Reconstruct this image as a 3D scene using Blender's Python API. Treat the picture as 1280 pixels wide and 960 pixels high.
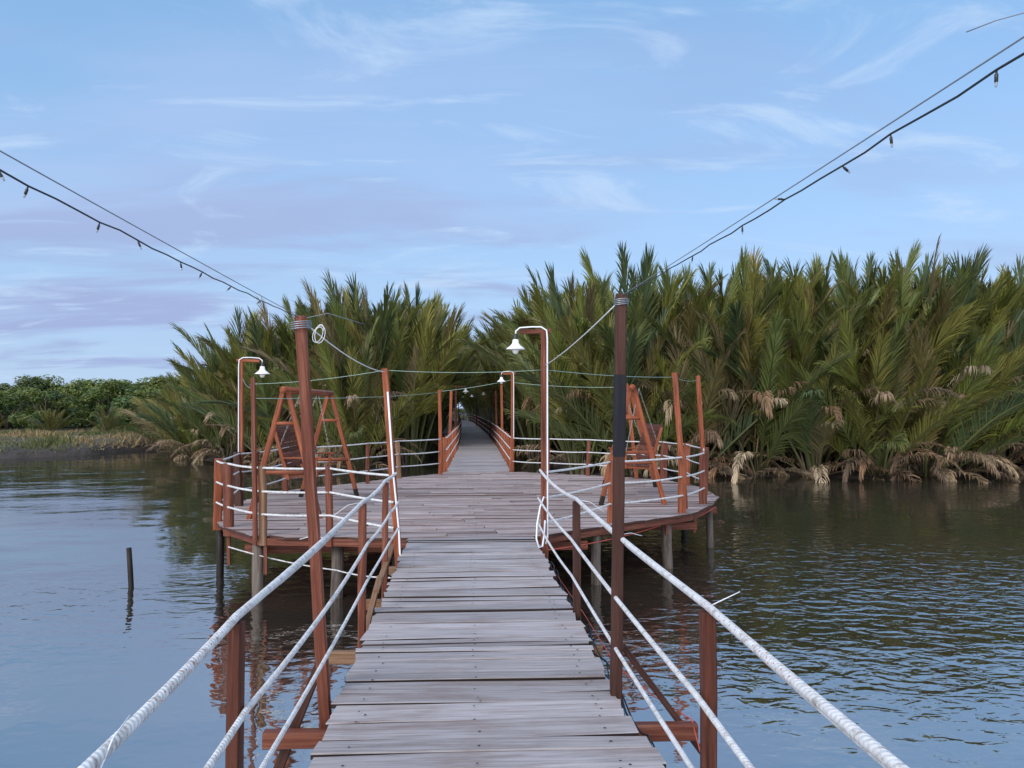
import bpy, math, random
import numpy as np
from mathutils import Vector, Matrix
R = math.radians
random.seed(7); rng = np.random.default_rng(7)
scene = bpy.context.scene
for o in list(bpy.data.objects): bpy.data.objects.remove(o)
C = scene.collection

# ------------------------------------------------------------------ camera
WATER = -0.80
cd = bpy.data.cameras.new('camera'); cam = bpy.data.objects.new('camera', cd); C.objects.link(cam)
cam.location = (0, 0, 1.6)
cam.rotation_euler = (R(90 + 1.79), 0, R(-3.46))
cd.sensor_width = 36; cd.lens = 27.0; cd.clip_start = 0.05; cd.clip_end = 6000
scene.camera = cam

# ------------------------------------------------------------------ world, sun, exposure
SUN_EL, SUN_AZ = R(32), R(224)          # azimuth clockwise from +Y: low, behind the camera to the left
w = bpy.data.worlds.new('World'); scene.world = w; w.use_nodes = True
nt = w.node_tree; nt.nodes.clear()
def wn(t, **k):
    n = nt.nodes.new(t)
    for a, b in k.items(): setattr(n, a, b)
    return n
L_ = nt.links.new
out = wn('ShaderNodeOutputWorld'); bg = wn('ShaderNodeBackground'); bg.inputs[1].default_value = 0.075
sky = wn('ShaderNodeTexSky', sky_type='NISHITA', sun_disc=False)
sky.sun_elevation = SUN_EL; sky.sun_rotation = SUN_AZ
sky.air_density = 1.0; sky.dust_density = 0.4; sky.ozone_density = 2.0
tc = wn('ShaderNodeTexCoord'); sep = wn('ShaderNodeSeparateXYZ'); L_(tc.outputs['Generated'], sep.inputs[0])
def math_(op, a, b=None, c=None, clamp=False):
    n = wn('ShaderNodeMath', operation=op, use_clamp=clamp)
    for i, v in enumerate((a, b, c)):
        if v is None: continue
        if isinstance(v, (int, float)): n.inputs[i].default_value = v
        else: L_(v, n.inputs[i])
    return n.outputs[0]
zz = math_('MAXIMUM', sep.outputs[2], 0.0)
den = math_('ADD', zz, 0.16)
px = math_('DIVIDE', sep.outputs[0], den); py = math_('DIVIDE', sep.outputs[1], den)
cb = wn('ShaderNodeCombineXYZ'); L_(px, cb.inputs[0]); L_(py, cb.inputs[1])
def cloud(scale, stretch, rot, seed, lo, hi, detail=6, rough=0.55, dist=0.3):
    mp = wn('ShaderNodeMapping'); mp.inputs['Scale'].default_value = (stretch[0], stretch[1], 1)
    mp.inputs['Rotation'].default_value = (0, 0, R(rot)); mp.inputs['Location'].default_value = (seed, seed*.7, seed)
    L_(cb.outputs[0], mp.inputs[0])
    n = wn('ShaderNodeTexNoise'); n.inputs['Scale'].default_value = scale; n.inputs['Detail'].default_value = detail
    n.inputs['Roughness'].default_value = rough; n.inputs['Distortion'].default_value = dist
    L_(mp.outputs[0], n.inputs['Vector'])
    m = wn('ShaderNodeMapRange', interpolation_type='SMOOTHSTEP'); m.inputs[1].default_value = lo; m.inputs[2].default_value = hi
    L_(n.outputs[0], m.inputs[0]); return m.outputs[0]
def mixc(f, a, b):
    n = wn('ShaderNodeMix', data_type='RGBA')
    if isinstance(f, (int, float)): n.inputs[0].default_value = f
    else: L_(f, n.inputs[0])
    for i, v in ((6, a), (7, b)):
        if isinstance(v, tuple): n.inputs[i].default_value = (*v, 1)
        else: L_(v, n.inputs[i])
    return n.outputs[2]
SKYMUL = (1.0, 1.0, 1.0)
base = mixc(0.55, sky.outputs[0], (1.65, 3.2, 5.3))
# broad thin veils, lavender grey banks low down, small bright wisps
veil = cloud(0.9, (0.5, 1.3), 12, 3.1, 0.40, 0.66, 6, 0.55)
wisp = cloud(2.0, (0.8, 1.9), 8, 9.4, 0.52, 0.72, 9, 0.62, 0.8)
grey = cloud(1.3, (0.62, 1.6), -6, 5.2, 0.47, 0.66, 6, 0.55, 0.4)
# more veil on the left and towards the horizon
left = math_('MULTIPLY_ADD', sep.outputs[0], -0.55, 0.42, clamp=True)
low = wn('ShaderNodeMapRange', interpolation_type='SMOOTHSTEP'); low.inputs[1].default_value = 0.45; low.inputs[2].default_value = 0.02
L_(zz, low.inputs[0])
vf = math_('MULTIPLY', veil, math_('ADD', left, 0.12), clamp=True)
c1 = mixc(vf, base, (2.45, 3.2, 4.95))
c2 = mixc(math_('MULTIPLY', low.outputs[0], 0.68), c1, (2.35, 3.15, 4.6))
gf = math_('MULTIPLY', math_('MULTIPLY', grey, math_('MULTIPLY_ADD', sep.outputs[0], -0.9, 1.0, clamp=True)), math_('MULTIPLY_ADD', low.outputs[0], 0.75, 0.30), clamp=True)
c3 = mixc(gf, c2, (2.05, 2.55, 4.05))
c4 = mixc(math_('MULTIPLY', wisp, 0.75), c3, (3.0, 3.95, 5.3))
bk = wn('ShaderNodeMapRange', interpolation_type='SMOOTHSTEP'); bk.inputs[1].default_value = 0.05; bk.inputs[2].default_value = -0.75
L_(sep.outputs[1], bk.inputs[0])          # bright sky added behind the camera, unseen, to light deck and palms
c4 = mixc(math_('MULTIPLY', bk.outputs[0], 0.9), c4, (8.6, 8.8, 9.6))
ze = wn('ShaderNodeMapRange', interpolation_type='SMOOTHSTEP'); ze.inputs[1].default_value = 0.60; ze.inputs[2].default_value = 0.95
L_(zz, ze.inputs[0]); c4 = mixc(math_('MULTIPLY', ze.outputs[0], 0.8), c4, (5.6, 6.5, 8.0))  # brighter sky added overhead, above the view, to light deck and water
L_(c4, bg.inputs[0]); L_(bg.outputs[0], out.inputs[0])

sl = bpy.data.lights.new('sun', 'SUN'); sun = bpy.data.objects.new('sun', sl); C.objects.link(sun)
sl.energy = 1.0; sl.angle = R(30); sl.color = (1.0, 0.93, 0.87)
sd = Vector((math.sin(SUN_AZ)*math.cos(SUN_EL), math.cos(SUN_AZ)*math.cos(SUN_EL), math.sin(SUN_EL)))
sun.rotation_euler = (-sd).to_track_quat('-Z', 'Y').to_euler()
vs = scene.view_settings; vs.view_transform = 'Standard'; vs.look = 'None'; vs.exposure = 1.3; vs.gamma = 1
scene.render.engine = 'CYCLES'

# ------------------------------------------------------------------ materials
def newmat(name):
    m = bpy.data.materials.new(name); m.use_nodes = True
    t = m.node_tree; p = t.nodes['Principled BSDF']; return m, t, p
def N(t, typ, **k):
    n = t.nodes.new(typ)
    for a, b in k.items():
        if a.startswith('i_'):
            n.inputs[a[2:].replace('_', ' ')].default_value = b
        else: setattr(n, a, b)
    return n
def ramp(t, src, stops):
    r = t.nodes.new('ShaderNodeValToRGB'); e = r.color_ramp.elements
    while len(e) < len(stops): e.new(0.5)
    for k, (p, c) in enumerate(stops): e[k].position = p; e[k].color = (*c, 1)
    t.links.new(src, r.inputs[0]); return r.outputs[0]
def tmix(t, f, a, b, mode='MIX'):
    n = t.nodes.new('ShaderNodeMix'); n.data_type = 'RGBA'; n.blend_type = mode
    if isinstance(f, (int, float)): n.inputs[0].default_value = f
    else: t.links.new(f, n.inputs[0])
    for i, v in ((6, a), (7, b)):
        if isinstance(v, tuple): n.inputs[i].default_value = (*v, 1)
        else: t.links.new(v, n.inputs[i])
    return n.outputs[2]
def tmath(t, op, a, b=None, clamp=False):
    n = t.nodes.new('ShaderNodeMath'); n.operation = op; n.use_clamp = clamp
    for i, v in enumerate((a, b)):
        if v is None: continue
        if isinstance(v, (int, float)): n.inputs[i].default_value = v
        else: t.links.new(v, n.inputs[i])
    return n.outputs[0]
def wood(name, dark, mid, light, rough=0.6, patch=None, patch_amt=0.5, tone=(0.7, 1.25), bump=0.35, side=None):
    """grain runs along U of the UV map (metres); every board is an island with its own tone"""
    m, t, p = newmat(name); lk = t.links.new
    uv = N(t, 'ShaderNodeUVMap'); geo = N(t, 'ShaderNodeNewGeometry')
    mp = N(t, 'ShaderNodeMapping'); mp.inputs['Scale'].default_value = (1.6, 38, 1); lk(uv.outputs[0], mp.inputs[0])
    n1 = N(t, 'ShaderNodeTexNoise', i_Scale=1.0, i_Detail=8.0, i_Roughness=0.65, i_Distortion=0.5); lk(mp.outputs[0], n1.inputs['Vector'])
    col = ramp(t, n1.outputs[0], [(0.28, dark), (0.5, mid), (0.72, light)])
    mp2 = N(t, 'ShaderNodeMapping'); mp2.inputs['Scale'].default_value = (1.8, 6, 1); lk(uv.outputs[0], mp2.inputs[0])
    n2 = N(t, 'ShaderNodeTexNoise', i_Scale=1.0, i_Detail=5.0, i_Roughness=0.6); lk(mp2.outputs[0], n2.inputs['Vector'])
    if patch:
        mr = N(t, 'ShaderNodeMapRange', interpolation_type='SMOOTHSTEP'); mr.inputs[1].default_value = 0.45; mr.inputs[2].default_value = 0.70
        mr.inputs[4].default_value = patch_amt; lk(n2.outputs[0], mr.inputs[0])
        col = tmix(t, mr.outputs[0], col, patch, 'MIX')
    # fine dark checks along the grain
    mp3 = N(t, 'ShaderNodeMapping'); mp3.inputs['Scale'].default_value = (3.0, 130, 1); lk(uv.outputs[0], mp3.inputs[0])
    n3 = N(t, 'ShaderNodeTexNoise', i_Scale=1.0, i_Detail=3.0); lk(mp3.outputs[0], n3.inputs['Vector'])
    mr3 = N(t, 'ShaderNodeMapRange'); mr3.inputs[1].default_value = 0.64; mr3.inputs[2].default_value = 0.78; mr3.inputs[4].default_value = 0.65; lk(n3.outputs[0], mr3.inputs[0])
    col = tmix(t, mr3.outputs[0], col, tuple(c*0.3 for c in dark))
    if side:      # tops bleached grey; brown sawn edges coloured extra dark, painting shade into the gaps
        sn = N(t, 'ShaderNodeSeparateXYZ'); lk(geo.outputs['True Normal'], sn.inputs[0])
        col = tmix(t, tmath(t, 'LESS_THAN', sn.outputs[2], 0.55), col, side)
    mrt = N(t, 'ShaderNodeMapRange'); mrt.inputs[3].default_value = tone[0]; mrt.inputs[4].default_value = tone[1]; lk(geo.outputs['Random Per Island'], mrt.inputs[0])
    vm = N(t, 'ShaderNodeVectorMath', operation='SCALE'); lk(col, vm.inputs[0]); lk(mrt.outputs[0], vm.inputs['Scale'])
    lk(vm.outputs[0], p.inputs['Base Color'])
    rr = N(t, 'ShaderNodeMapRange'); rr.inputs[3].default_value = rough-0.12; rr.inputs[4].default_value = rough+0.15; lk(n2.outputs[0], rr.inputs[0]); lk(rr.outputs[0], p.inputs['Roughness'])
    b = N(t, 'ShaderNodeBump'); b.inputs['Strength'].default_value = bump; b.inputs['Distance'].default_value = 0.006
    ad = tmath(t, 'SUBTRACT', n1.outputs[0], mr3.outputs[0]); lk(ad, b.inputs['Height']); lk(b.outputs[0], p.inputs['Normal'])
    p.inputs['Specular IOR Level'].default_value = 0.22
    return m
M = {}
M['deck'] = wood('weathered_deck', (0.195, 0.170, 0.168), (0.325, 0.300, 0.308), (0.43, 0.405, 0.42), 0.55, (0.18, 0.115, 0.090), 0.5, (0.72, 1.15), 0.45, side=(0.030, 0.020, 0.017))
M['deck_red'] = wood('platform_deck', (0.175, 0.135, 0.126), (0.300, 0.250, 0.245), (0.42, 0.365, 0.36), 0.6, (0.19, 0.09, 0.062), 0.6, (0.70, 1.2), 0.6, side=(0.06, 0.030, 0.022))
M['near'] = wood('aged_red_wood', (0.022, 0.008, 0.006), (0.080, 0.024, 0.014), (0.16, 0.055, 0.034), 0.55, (0.05, 0.02, 0.014), 0.6, (0.75, 1.2), 0.5)
M['red'] = wood('stained_red_wood', (0.038, 0.012, 0.008), (0.150, 0.046, 0.027), (0.27, 0.115, 0.075), 0.5, (0.10, 0.035, 0.022), 0.4, (0.65, 1.15), 0.4)
M['orange'] = wood('varnished_orange_wood', (0.085, 0.020, 0.010), (0.255, 0.070, 0.030), (0.40, 0.150, 0.075), 0.5, (0.13, 0.055, 0.035), 0.75, (0.7, 1.2), 0.3)
M['brown'] = wood('dark_brown_wood', (0.022, 0.010, 0.008), (0.052, 0.022, 0.016), (0.09, 0.042, 0.032), 0.55, (0.05, 0.02, 0.014), 0.6, (0.75, 1.2), 0.5)
M['natural'] = wood('raw_timber', (0.10, 0.055, 0.030), (0.20, 0.115, 0.068), (0.29, 0.19, 0.12), 0.65, (0.20, 0.09, 0.045), 0.6, (0.75, 1.15), 0.5)
M['greywood'] = wood('grey_piling_wood', (0.045, 0.036, 0.030), (0.14, 0.115, 0.098), (0.26, 0.225, 0.20), 0.75, (0.04, 0.03, 0.025), 0.7, (0.55, 1.15), 0.8)
M['wet'] = wood('wet_dark_wood', (0.008, 0.007, 0.006), (0.018, 0.014, 0.012), (0.04, 0.03, 0.026), 0.5, None, 0, (0.7, 1.2), 0.6)
M['blackpaint'] = wood('black_painted_wood', (0.006, 0.006, 0.009), (0.010, 0.010, 0.015), (0.02, 0.02, 0.028), 0.5, None, 0, (0.9, 1.1), 0.4)

def plain(name, col, rough=0.6, metal=0.0, noise=None, bump=0.0, emit=None):
    m, t, p = newmat(name); p.inputs['Base Color'].default_value = (*col, 1)
    p.inputs['Roughness'].default_value = rough; p.inputs['Metallic'].default_value = metal
    if noise:
        o = N(t, 'ShaderNodeTexCoord'); n = N(t, 'ShaderNodeTexNoise', i_Scale=noise[0], i_Detail=5.0); t.links.new(o.outputs['Object'], n.inputs['Vector'])
        t.links.new(ramp(t, n.outputs[0], [(0.35, noise[1]), (0.62, col)]), p.inputs['Base Color'])
        if bump:
            b = N(t, 'ShaderNodeBump'); b.inputs['Strength'].default_value = bump; b.inputs['Distance'].default_value = 0.01
            t.links.new(n.outputs[0], b.inputs['Height']); t.links.new(b.outputs[0], p.inputs['Normal'])
    return m
def rope_mat(name, specks):
    m, t, p = newmat(name); lk = t.links.new
    uv = N(t, 'ShaderNodeUVMap'); o = N(t, 'ShaderNodeTexCoord')
    n = N(t, 'ShaderNodeTexNoise', i_Scale=26.0, i_Detail=5.0, i_Roughness=0.65); lk(o.outputs['Object'], n.inputs['Vector'])
    col = ramp(t, n.outputs[0], [(0.30, (0.22, 0.21, 0.20)), (0.45, (0.50, 0.515, 0.53)), (0.65, (0.66, 0.69, 0.73))])
    n2 = N(t, 'ShaderNodeTexNoise', i_Scale=3.0, i_Detail=2.0); lk(o.outputs['Object'], n2.inputs['Vector'])
    col = tmix(t, tmath(t, 'MULTIPLY', n2.outputs[0], 0.35), col, (0.50, 0.47, 0.43))
    if specks:   # the red tracer yarn of the rope showing here and there
        sp = N(t, 'ShaderNodeSeparateXYZ'); lk(uv.outputs[0], sp.inputs[0])
        a = tmath(t, 'FRACT', tmath(t, 'ADD', tmath(t, 'MULTIPLY', sp.outputs[0], 38.0), tmath(t, 'MULTIPLY', sp.outputs[1], 2.0)))
        b_ = tmath(t, 'FRACT', tmath(t, 'ADD', tmath(t, 'MULTIPLY', sp.outputs[0], 19.0), tmath(t, 'MULTIPLY', sp.outputs[1], -3.0)))
        f = tmath(t, 'MULTIPLY', tmath(t, 'LESS_THAN', a, 0.20), tmath(t, 'LESS_THAN', b_, 0.22))
        n4 = N(t, 'ShaderNodeTexNoise', i_Scale=1.3, i_Detail=1.0); lk(o.outputs['Object'], n4.inputs['Vector'])
        f = tmath(t, 'MULTIPLY', f, tmath(t, 'GREATER_THAN', n4.outputs[0], 0.50))
        col = tmix(t, f, col, (0.38, 0.09, 0.07))
    lk(col, p.inputs['Base Color']); p.inputs['Roughness'].default_value = 0.7
    sp = N(t, 'ShaderNodeSeparateXYZ'); lk(uv.outputs[0], sp.inputs[0])
    h = tmath(t, 'SINE', tmath(t, 'ADD', tmath(t, 'MULTIPLY', sp.outputs[0], 330.0), tmath(t, 'MULTIPLY', sp.outputs[1], 18.85)))
    b = N(t, 'ShaderNodeBump'); b.inputs['Strength'].default_value = 0.30; b.inputs['Distance'].default_value = 0.004
    lk(tmath(t, 'ADD', h, n.outputs[0]), b.inputs['Height']); lk(b.outputs[0], p.inputs['Normal'])
    return m
M['rope'] = rope_mat('white_rope', False); M['rope_speck'] = rope_mat('white_rope_red_tracer', True)
M['pipe'] = plain('white_conduit', (0.72, 0.74, 0.78), 0.4)
M['shade'] = plain('white_enamel', (0.80, 0.81, 0.82), 0.25)
M['bulb'] = plain('frosted_bulb', (0.78, 0.78, 0.74), 0.15)
M['cord'] = plain('black_cord', (0.012, 0.016, 0.018), 0.45)
M['socket'] = plain('black_socket', (0.010, 0.012, 0.012), 0.4)
M['clear'] = plain('clear_plastic', (0.55, 0.60, 0.62), 0.1); M['clear'].node_tree.nodes['Principled BSDF'].inputs['Transmission Weight'].default_value = 0.7
M['wire'] = plain('galvanised_wire', (0.30, 0.33, 0.36), 0.4, 0.6)
M['nylon'] = plain('pale_green_line', (0.30, 0.42, 0.36), 0.4)
M['redline'] = plain('red_line', (0.45, 0.07, 0.05), 0.5)
M['chain'] = plain('steel_chain', (0.35, 0.33, 0.31), 0.4, 0.7)
M['nail'] = plain('nail_head', (0.035, 0.030, 0.030), 0.6, 0.3)
M['mesh_brown'] = wood('slatted_bench_wood', (0.055, 0.022, 0.018), (0.12, 0.045, 0.034), (0.20, 0.085, 0.06), 0.5, None, 0, (0.6, 1.3), 0.3)
M['mud'] = plain('mud', (0.055, 0.042, 0.032), 0.7, 0, (3.0, (0.022, 0.017, 0.013)), 0.8)

def leafmat(name, rough=0.5, trans=0.25, spec=0.35):
    m, t, p = newmat(name); lk = t.links.new
    a = N(t, 'ShaderNodeAttribute', attribute_name='Col'); g = N(t, 'ShaderNodeNewGeometry'); oi = N(t, 'ShaderNodeObjectInfo')
    mr = N(t, 'ShaderNodeMapRange'); mr.inputs[3].default_value = 0.62; mr.inputs[4].default_value = 1.40; lk(g.outputs['Random Per Island'], mr.inputs[0])
    mr2 = N(t, 'ShaderNodeMapRange'); mr2.inputs[3].default_value = 0.82; mr2.inputs[4].default_value = 1.18; lk(oi.outputs['Random'], mr2.inputs[0])
    s = tmath(t, 'MULTIPLY', mr.outputs[0], mr2.outputs[0])
    vm = N(t, 'ShaderNodeVectorMath', operation='SCALE'); lk(a.outputs['Color'], vm.inputs[0]); lk(s, vm.inputs['Scale'])
    lk(vm.outputs[0], p.inputs['Base Color']); p.inputs['Roughness'].default_value = rough; p.inputs['Specular IOR Level'].default_value = spec
    tr = N(t, 'ShaderNodeBsdfTranslucent'); lk(vm.outputs[0], tr.inputs[0])
    mx = N(t, 'ShaderNodeMixShader'); mx.inputs[0].default_value = trans
    o = t.nodes['Material Output']; lk(p.outputs[0], mx.inputs[1]); lk(tr.outputs[0], mx.inputs[2]); lk(mx.outputs[0], o.inputs[0])
    return m
M['palm'] = leafmat('palm_leaf', 0.45, 0.28, 0.32)
M['deadleaf'] = leafmat('dead_palm_leaf', 0.75, 0.1, 0.15)
M['leaf'] = leafmat('mangrove_leaf', 0.5, 0.25)
M['grass'] = leafmat('grass_blade', 0.6, 0.25)
M['bark'] = plain('bark', (0.13, 0.10, 0.075), 0.85, 0, (6.0, (0.05, 0.038, 0.03)), 0.6)

def water_mat():
    m, t, p = newmat('river_water'); lk = t.links.new
    p.inputs['Base Color'].default_value = (0.026, 0.024, 0.018, 1)
    p.inputs['Roughness'].default_value = 0.03; p.inputs['IOR'].default_value = 6.0
    o = N(t, 'ShaderNodeTexCoord')
    def nz(scale, vec, detail, rough=0.5, rot=0, dist=0.0):
        mp = N(t, 'ShaderNodeMapping'); mp.inputs['Scale'].default_value = vec; mp.inputs['Rotation'].default_value = (0, 0, R(rot))
        lk(o.outputs['Object'], mp.inputs[0])
        n = N(t, 'ShaderNodeTexNoise', i_Scale=scale, i_Detail=detail, i_Roughness=rough, i_Distortion=dist); lk(mp.outputs[0], n.inputs['Vector']); return n.outputs[0]
    w1 = nz(4.6, (0.78, 1.15, 1), 2.0, 0.45, 12, 0.5)       # wavelets
    w2 = nz(9.0, (0.6, 1.2, 1), 2.0, 0.5, -9, 0.4)
    w3 = nz(0.35, (0.8, 1.2, 1), 2.0, 0.5, 0)             # slow swell
    # breeze patches: calm and ruffled zones
    msk = nz(0.085, (0.7, 1.5, 1), 3.0, 0.5, 10)
    mr = N(t, 'ShaderNodeMapRange', interpolation_type='SMOOTHSTEP'); mr.inputs[1].default_value = 0.40; mr.inputs[2].default_value = 0.62
    mr.inputs[3].default_value = 0.16; mr.inputs[4].default_value = 1.0; lk(msk, mr.inputs[0])
    # ruffled on the right of the walk, calmer on the far left
    sp = N(t, 'ShaderNodeSeparateXYZ'); lk(o.outputs['Object'], sp.inputs[0])
    mx = N(t, 'ShaderNodeMapRange', interpolation_type='SMOOTHSTEP'); mx.inputs[1].default_value = -7.0; mx.inputs[2].default_value = -1.5
    mx.inputs[3].default_value = 0.30; mx.inputs[4].default_value = 1.0; lk(sp.outputs[0], mx.inputs[0])
    my = N(t, 'ShaderNodeMapRange', interpolation_type='SMOOTHSTEP'); my.inputs[1].default_value = 5.5; my.inputs[2].default_value = 8.5
    my.inputs[3].default_value = 0.32; my.inputs[4].default_value = 1.0; lk(sp.outputs[1], my.inputs[0])
    mf = N(t, 'ShaderNodeMapRange', interpolation_type='SMOOTHSTEP'); mf.inputs[1].default_value = 8.5; mf.inputs[2].default_value = 17
    mf.inputs[3].default_value = 1.0; mf.inputs[4].default_value = 0.30; lk(sp.outputs[1], mf.inputs[0])
    amt = tmath(t, 'MULTIPLY', tmath(t, 'MULTIPLY', mr.outputs[0], mx.outputs[0]), tmath(t, 'MULTIPLY', my.outputs[0], mf.outputs[0]))
    h = tmath(t, 'ADD', tmath(t, 'MULTIPLY', w1, 0.052), tmath(t, 'MULTIPLY', w2, 0.009))
    h = tmath(t, 'ADD', tmath(t, 'MULTIPLY', h, amt), tmath(t, 'MULTIPLY', w3, 0.05))
    b = N(t, 'ShaderNodeBump'); b.inputs['Strength'].default_value = 1.0; b.inputs['Distance'].default_value = 1.0
    lk(h, b.inputs['Height']); lk(b.outputs[0], p.inputs['Normal'])
    return m
M['water'] = water_mat()
def ground_mat():
    m, t, p = newmat('ground'); lk = t.links.new
    o = N(t, 'ShaderNodeTexCoord'); n = N(t, 'ShaderNodeTexNoise', i_Scale=0.5, i_Detail=8.0, i_Roughness=0.65); lk(o.outputs['Object'], n.inputs['Vector'])
    sp = N(t, 'ShaderNodeSeparateXYZ'); lk(o.outputs['Object'], sp.inputs[0])
    mr = N(t, 'ShaderNodeMapRange'); mr.inputs[1].default_value = -0.45; mr.inputs[2].default_value = -0.25; lk(sp.outputs[2], mr.inputs[0])
    mud = ramp(t, n.outputs[0], [(0.3, (0.016, 0.012, 0.010)), (0.65, (0.05, 0.038, 0.030))])
    gr = ramp(t, n.outputs[0], [(0.35, (0.085, 0.068, 0.036)), (0.65, (0.05, 0.052, 0.022))])
    lk(tmix(t, mr.outputs[0], mud, gr), p.inputs['Base Color']); p.inputs['Roughness'].default_value = 0.8
    b = N(t, 'ShaderNodeBump'); b.inputs['Strength'].default_value = 0.8; b.inputs['Distance'].default_value = 0.15
    n2 = N(t, 'ShaderNodeTexNoise', i_Scale=3.0, i_Detail=6.0); lk(o.outputs['Object'], n2.inputs['Vector'])
    lk(n2.outputs[0], b.inputs['Height']); lk(b.outputs[0], p.inputs['Normal'])
    return m
M['ground'] = ground_mat()

# ------------------------------------------------------------------ builders
class MB:
    def __init__(s): s.v = []; s.f = []; s.uv = []; s.sm = []
    def add(s, verts, faces, uvs, smooth=False):
        b = len(s.v); s.v += [tuple(x) for x in verts]
        for f, u in zip(faces, uvs): s.f.append([b+i for i in f]); s.uv.append(u); s.sm.append(smooth)
    def build(s, name, mat, parent=None):
        me = bpy.data.meshes.new(name); me.from_pydata(s.v, [], s.f); me.materials.append(mat)
        ul = me.uv_layers.new(name='UVMap'); flat = [c for u in s.uv for p in u for c in p]
        ul.data.foreach_set('uv', flat); me.polygons.foreach_set('use_smooth', s.sm); me.update()
        o = bpy.data.objects.new(name, me); C.objects.link(o)
        if parent: o.parent = parent
        return o
    def beam(s, p0, p1, w, d, segs=1, jit=0.0, taper=1.0, roll=0.0, cham=0.12, up=None, wav=None):
        """a sawn timber from p0 to p1, w wide, d thick, with chamfered edges and slightly wandering faces"""
        p0 = Vector(p0); p1 = Vector(p1); ax = p1-p0; L = ax.length; ax.normalize()
        u = Vector(up) if up else (Vector((0, 0, 1)) if abs(ax.z) < 0.9 else Vector((0, 1, 0)))
        X = ax.cross(u).normalized(); Y = X.cross(ax).normalized()
        if roll: q = Matrix.Rotation(roll, 3, ax); X = q @ X; Y = q @ Y
        c = cham*min(w, d); hw, hd = w/2, d/2
        sec = [(-hw+c, -hd), (hw-c, -hd), (hw, -hd+c), (hw, hd-c), (hw-c, hd), (-hw+c, hd), (-hw, hd-c), (-hw, -hd+c)]
        per = [0]
        for i in range(8):
            a, b = sec[i], sec[(i+1) % 8]; per.append(per[-1]+math.hypot(b[0]-a[0], b[1]-a[1]))
        vs_, n = [], segs+1; u0 = random.random()*40; v0 = random.random()*40
        for k in range(n):
            f = k/segs; sc = 1+(taper-1)*f
            off = X*random.uniform(-jit, jit) + Y*random.uniform(-jit, jit) if 0 < k < segs or jit else Vector()
            s2 = sc*(1+random.uniform(-1, 1)*jit/max(w, d)*0.8)
            if wav: off = off*0.3 + X*wav(k, f)
            for (a, b) in sec: vs_.append(p0+ax*(L*f)+X*(a*s2)+Y*(b*s2)+off)
        fs, us = [], []
        for k in range(segs):
            for i in range(8):
                j = (i+1) % 8
                fs.append((k*8+i, k*8+j, (k+1)*8+j, (k+1)*8+i))
                a, b = u0+L*k/segs, u0+L*(k+1)/segs
                us.append(((a, v0+per[i]), (a, v0+per[i+1]), (b, v0+per[i+1]), (b, v0+per[i])))
        e = [(u0+a*.05, v0+b) for a, b in sec]
        fs.append(tuple(range(7, -1, -1))); us.append(tuple(reversed(e)))
        fs.append(tuple(range(segs*8, segs*8+8))); us.append(tuple(e))
        s.add(vs_, fs, us)
    def log(s, p0, p1, r0, r1, segs=6, n=12, jit=0.0, smooth=True):
        pts = [Vector(p0).lerp(Vector(p1), k/segs) for k in range(segs+1)]
        for k in range(1, segs): pts[k] = pts[k]+Vector((random.uniform(-jit, jit), random.uniform(-jit, jit), 0))
        s.tube(pts, [r0+(r1-r0)*k/segs*(1)+random.uniform(-jit, jit)*.5 for k in range(segs+1)], n, smooth=smooth)
    def tube(s, pts, r, n=8, smooth=True, twist=None, caps=True):
        pts = [Vector(p) for p in pts]; m = len(pts)
        rs = r if isinstance(r, (list, tuple)) else [r]*m
        X = None; vs_, us = [], []; acc = 0; accs = []
        for k in range(m):
            t = (pts[min(k+1, m-1)]-pts[max(k-1, 0)]).normalized()
            if X is None:
                a = Vector((0, 0, 1)) if abs(t.z) < 0.9 else Vector((1, 0, 0)); X = t.cross(a).normalized()
            else: X = (X-t*X.dot(t)).normalized()
            Y = t.cross(X)
            if k: acc += (pts[k]-pts[k-1]).length
            accs.append(acc)
            for i in range(n):
                a = 2*math.pi*i/n; rr = rs[k]
                if twist: rr *= 1+twist[0]*math.sin(3*a-twist[1]*acc)
                vs_.append(pts[k]+X*(math.cos(a)*rr)+Y*(math.sin(a)*rr))
        fs = []; u0 = random.random()*20
        for k in range(m-1):
            for i in range(n):
                j = (i+1) % n; fs.append((k*n+i, k*n+j, (k+1)*n+j, (k+1)*n+i))
                if smooth == 'rope' or twist: a, b, c, d = accs[k], accs[k+1], i/n, (i+1)/n
                else:
                    per = 6.28*rs[k]; a, b, c, d = u0+accs[k], u0+accs[k+1], i/n*per+u0, (i+1)/n*per+u0
                us.append(((a, c), (a, d), (b, d), (b, c)))
        if caps:
            fs.append(tuple(range(n-1, -1, -1))); us.append(tuple((u0+math.cos(i)*rs[0]*.2, u0+i*.01) for i in range(n)))
            fs.append(tuple(range((m-1)*n, m*n))); us.append(tuple((u0+math.cos(i)*rs[0]*.2, u0+i*.01) for i in range(n)))
        s.add(vs_, fs, us, bool(smooth))
    def lathe(s, c, prof, n=24, axis=Vector((0, 0, 1))):
        q = Vector((0, 0, 1)).rotation_difference(axis); c = Vector(c); vs_, fs, us = [], [], []
        for r_, z in prof:
            for i in range(n):
                a = 2*math.pi*i/n; vs_.append(c + q @ Vector((math.cos(a)*r_, math.sin(a)*r_, z)))
        for k in range(len(prof)-1):
            for i in range(n):
                j = (i+1) % n; fs.append((k*n+i, k*n+j, (k+1)*n+j, (k+1)*n+i)); us.append(((0, 0), (0, 1), (1, 1), (1, 0)))
        s.add(vs_, fs, us, True)
def tag(o, label, cat, group=None, kind=None):
    if label: o['label'] = label
    if cat: o['category'] = cat
    if group: o['group'] = group
    if kind: o['kind'] = kind
    return o
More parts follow.
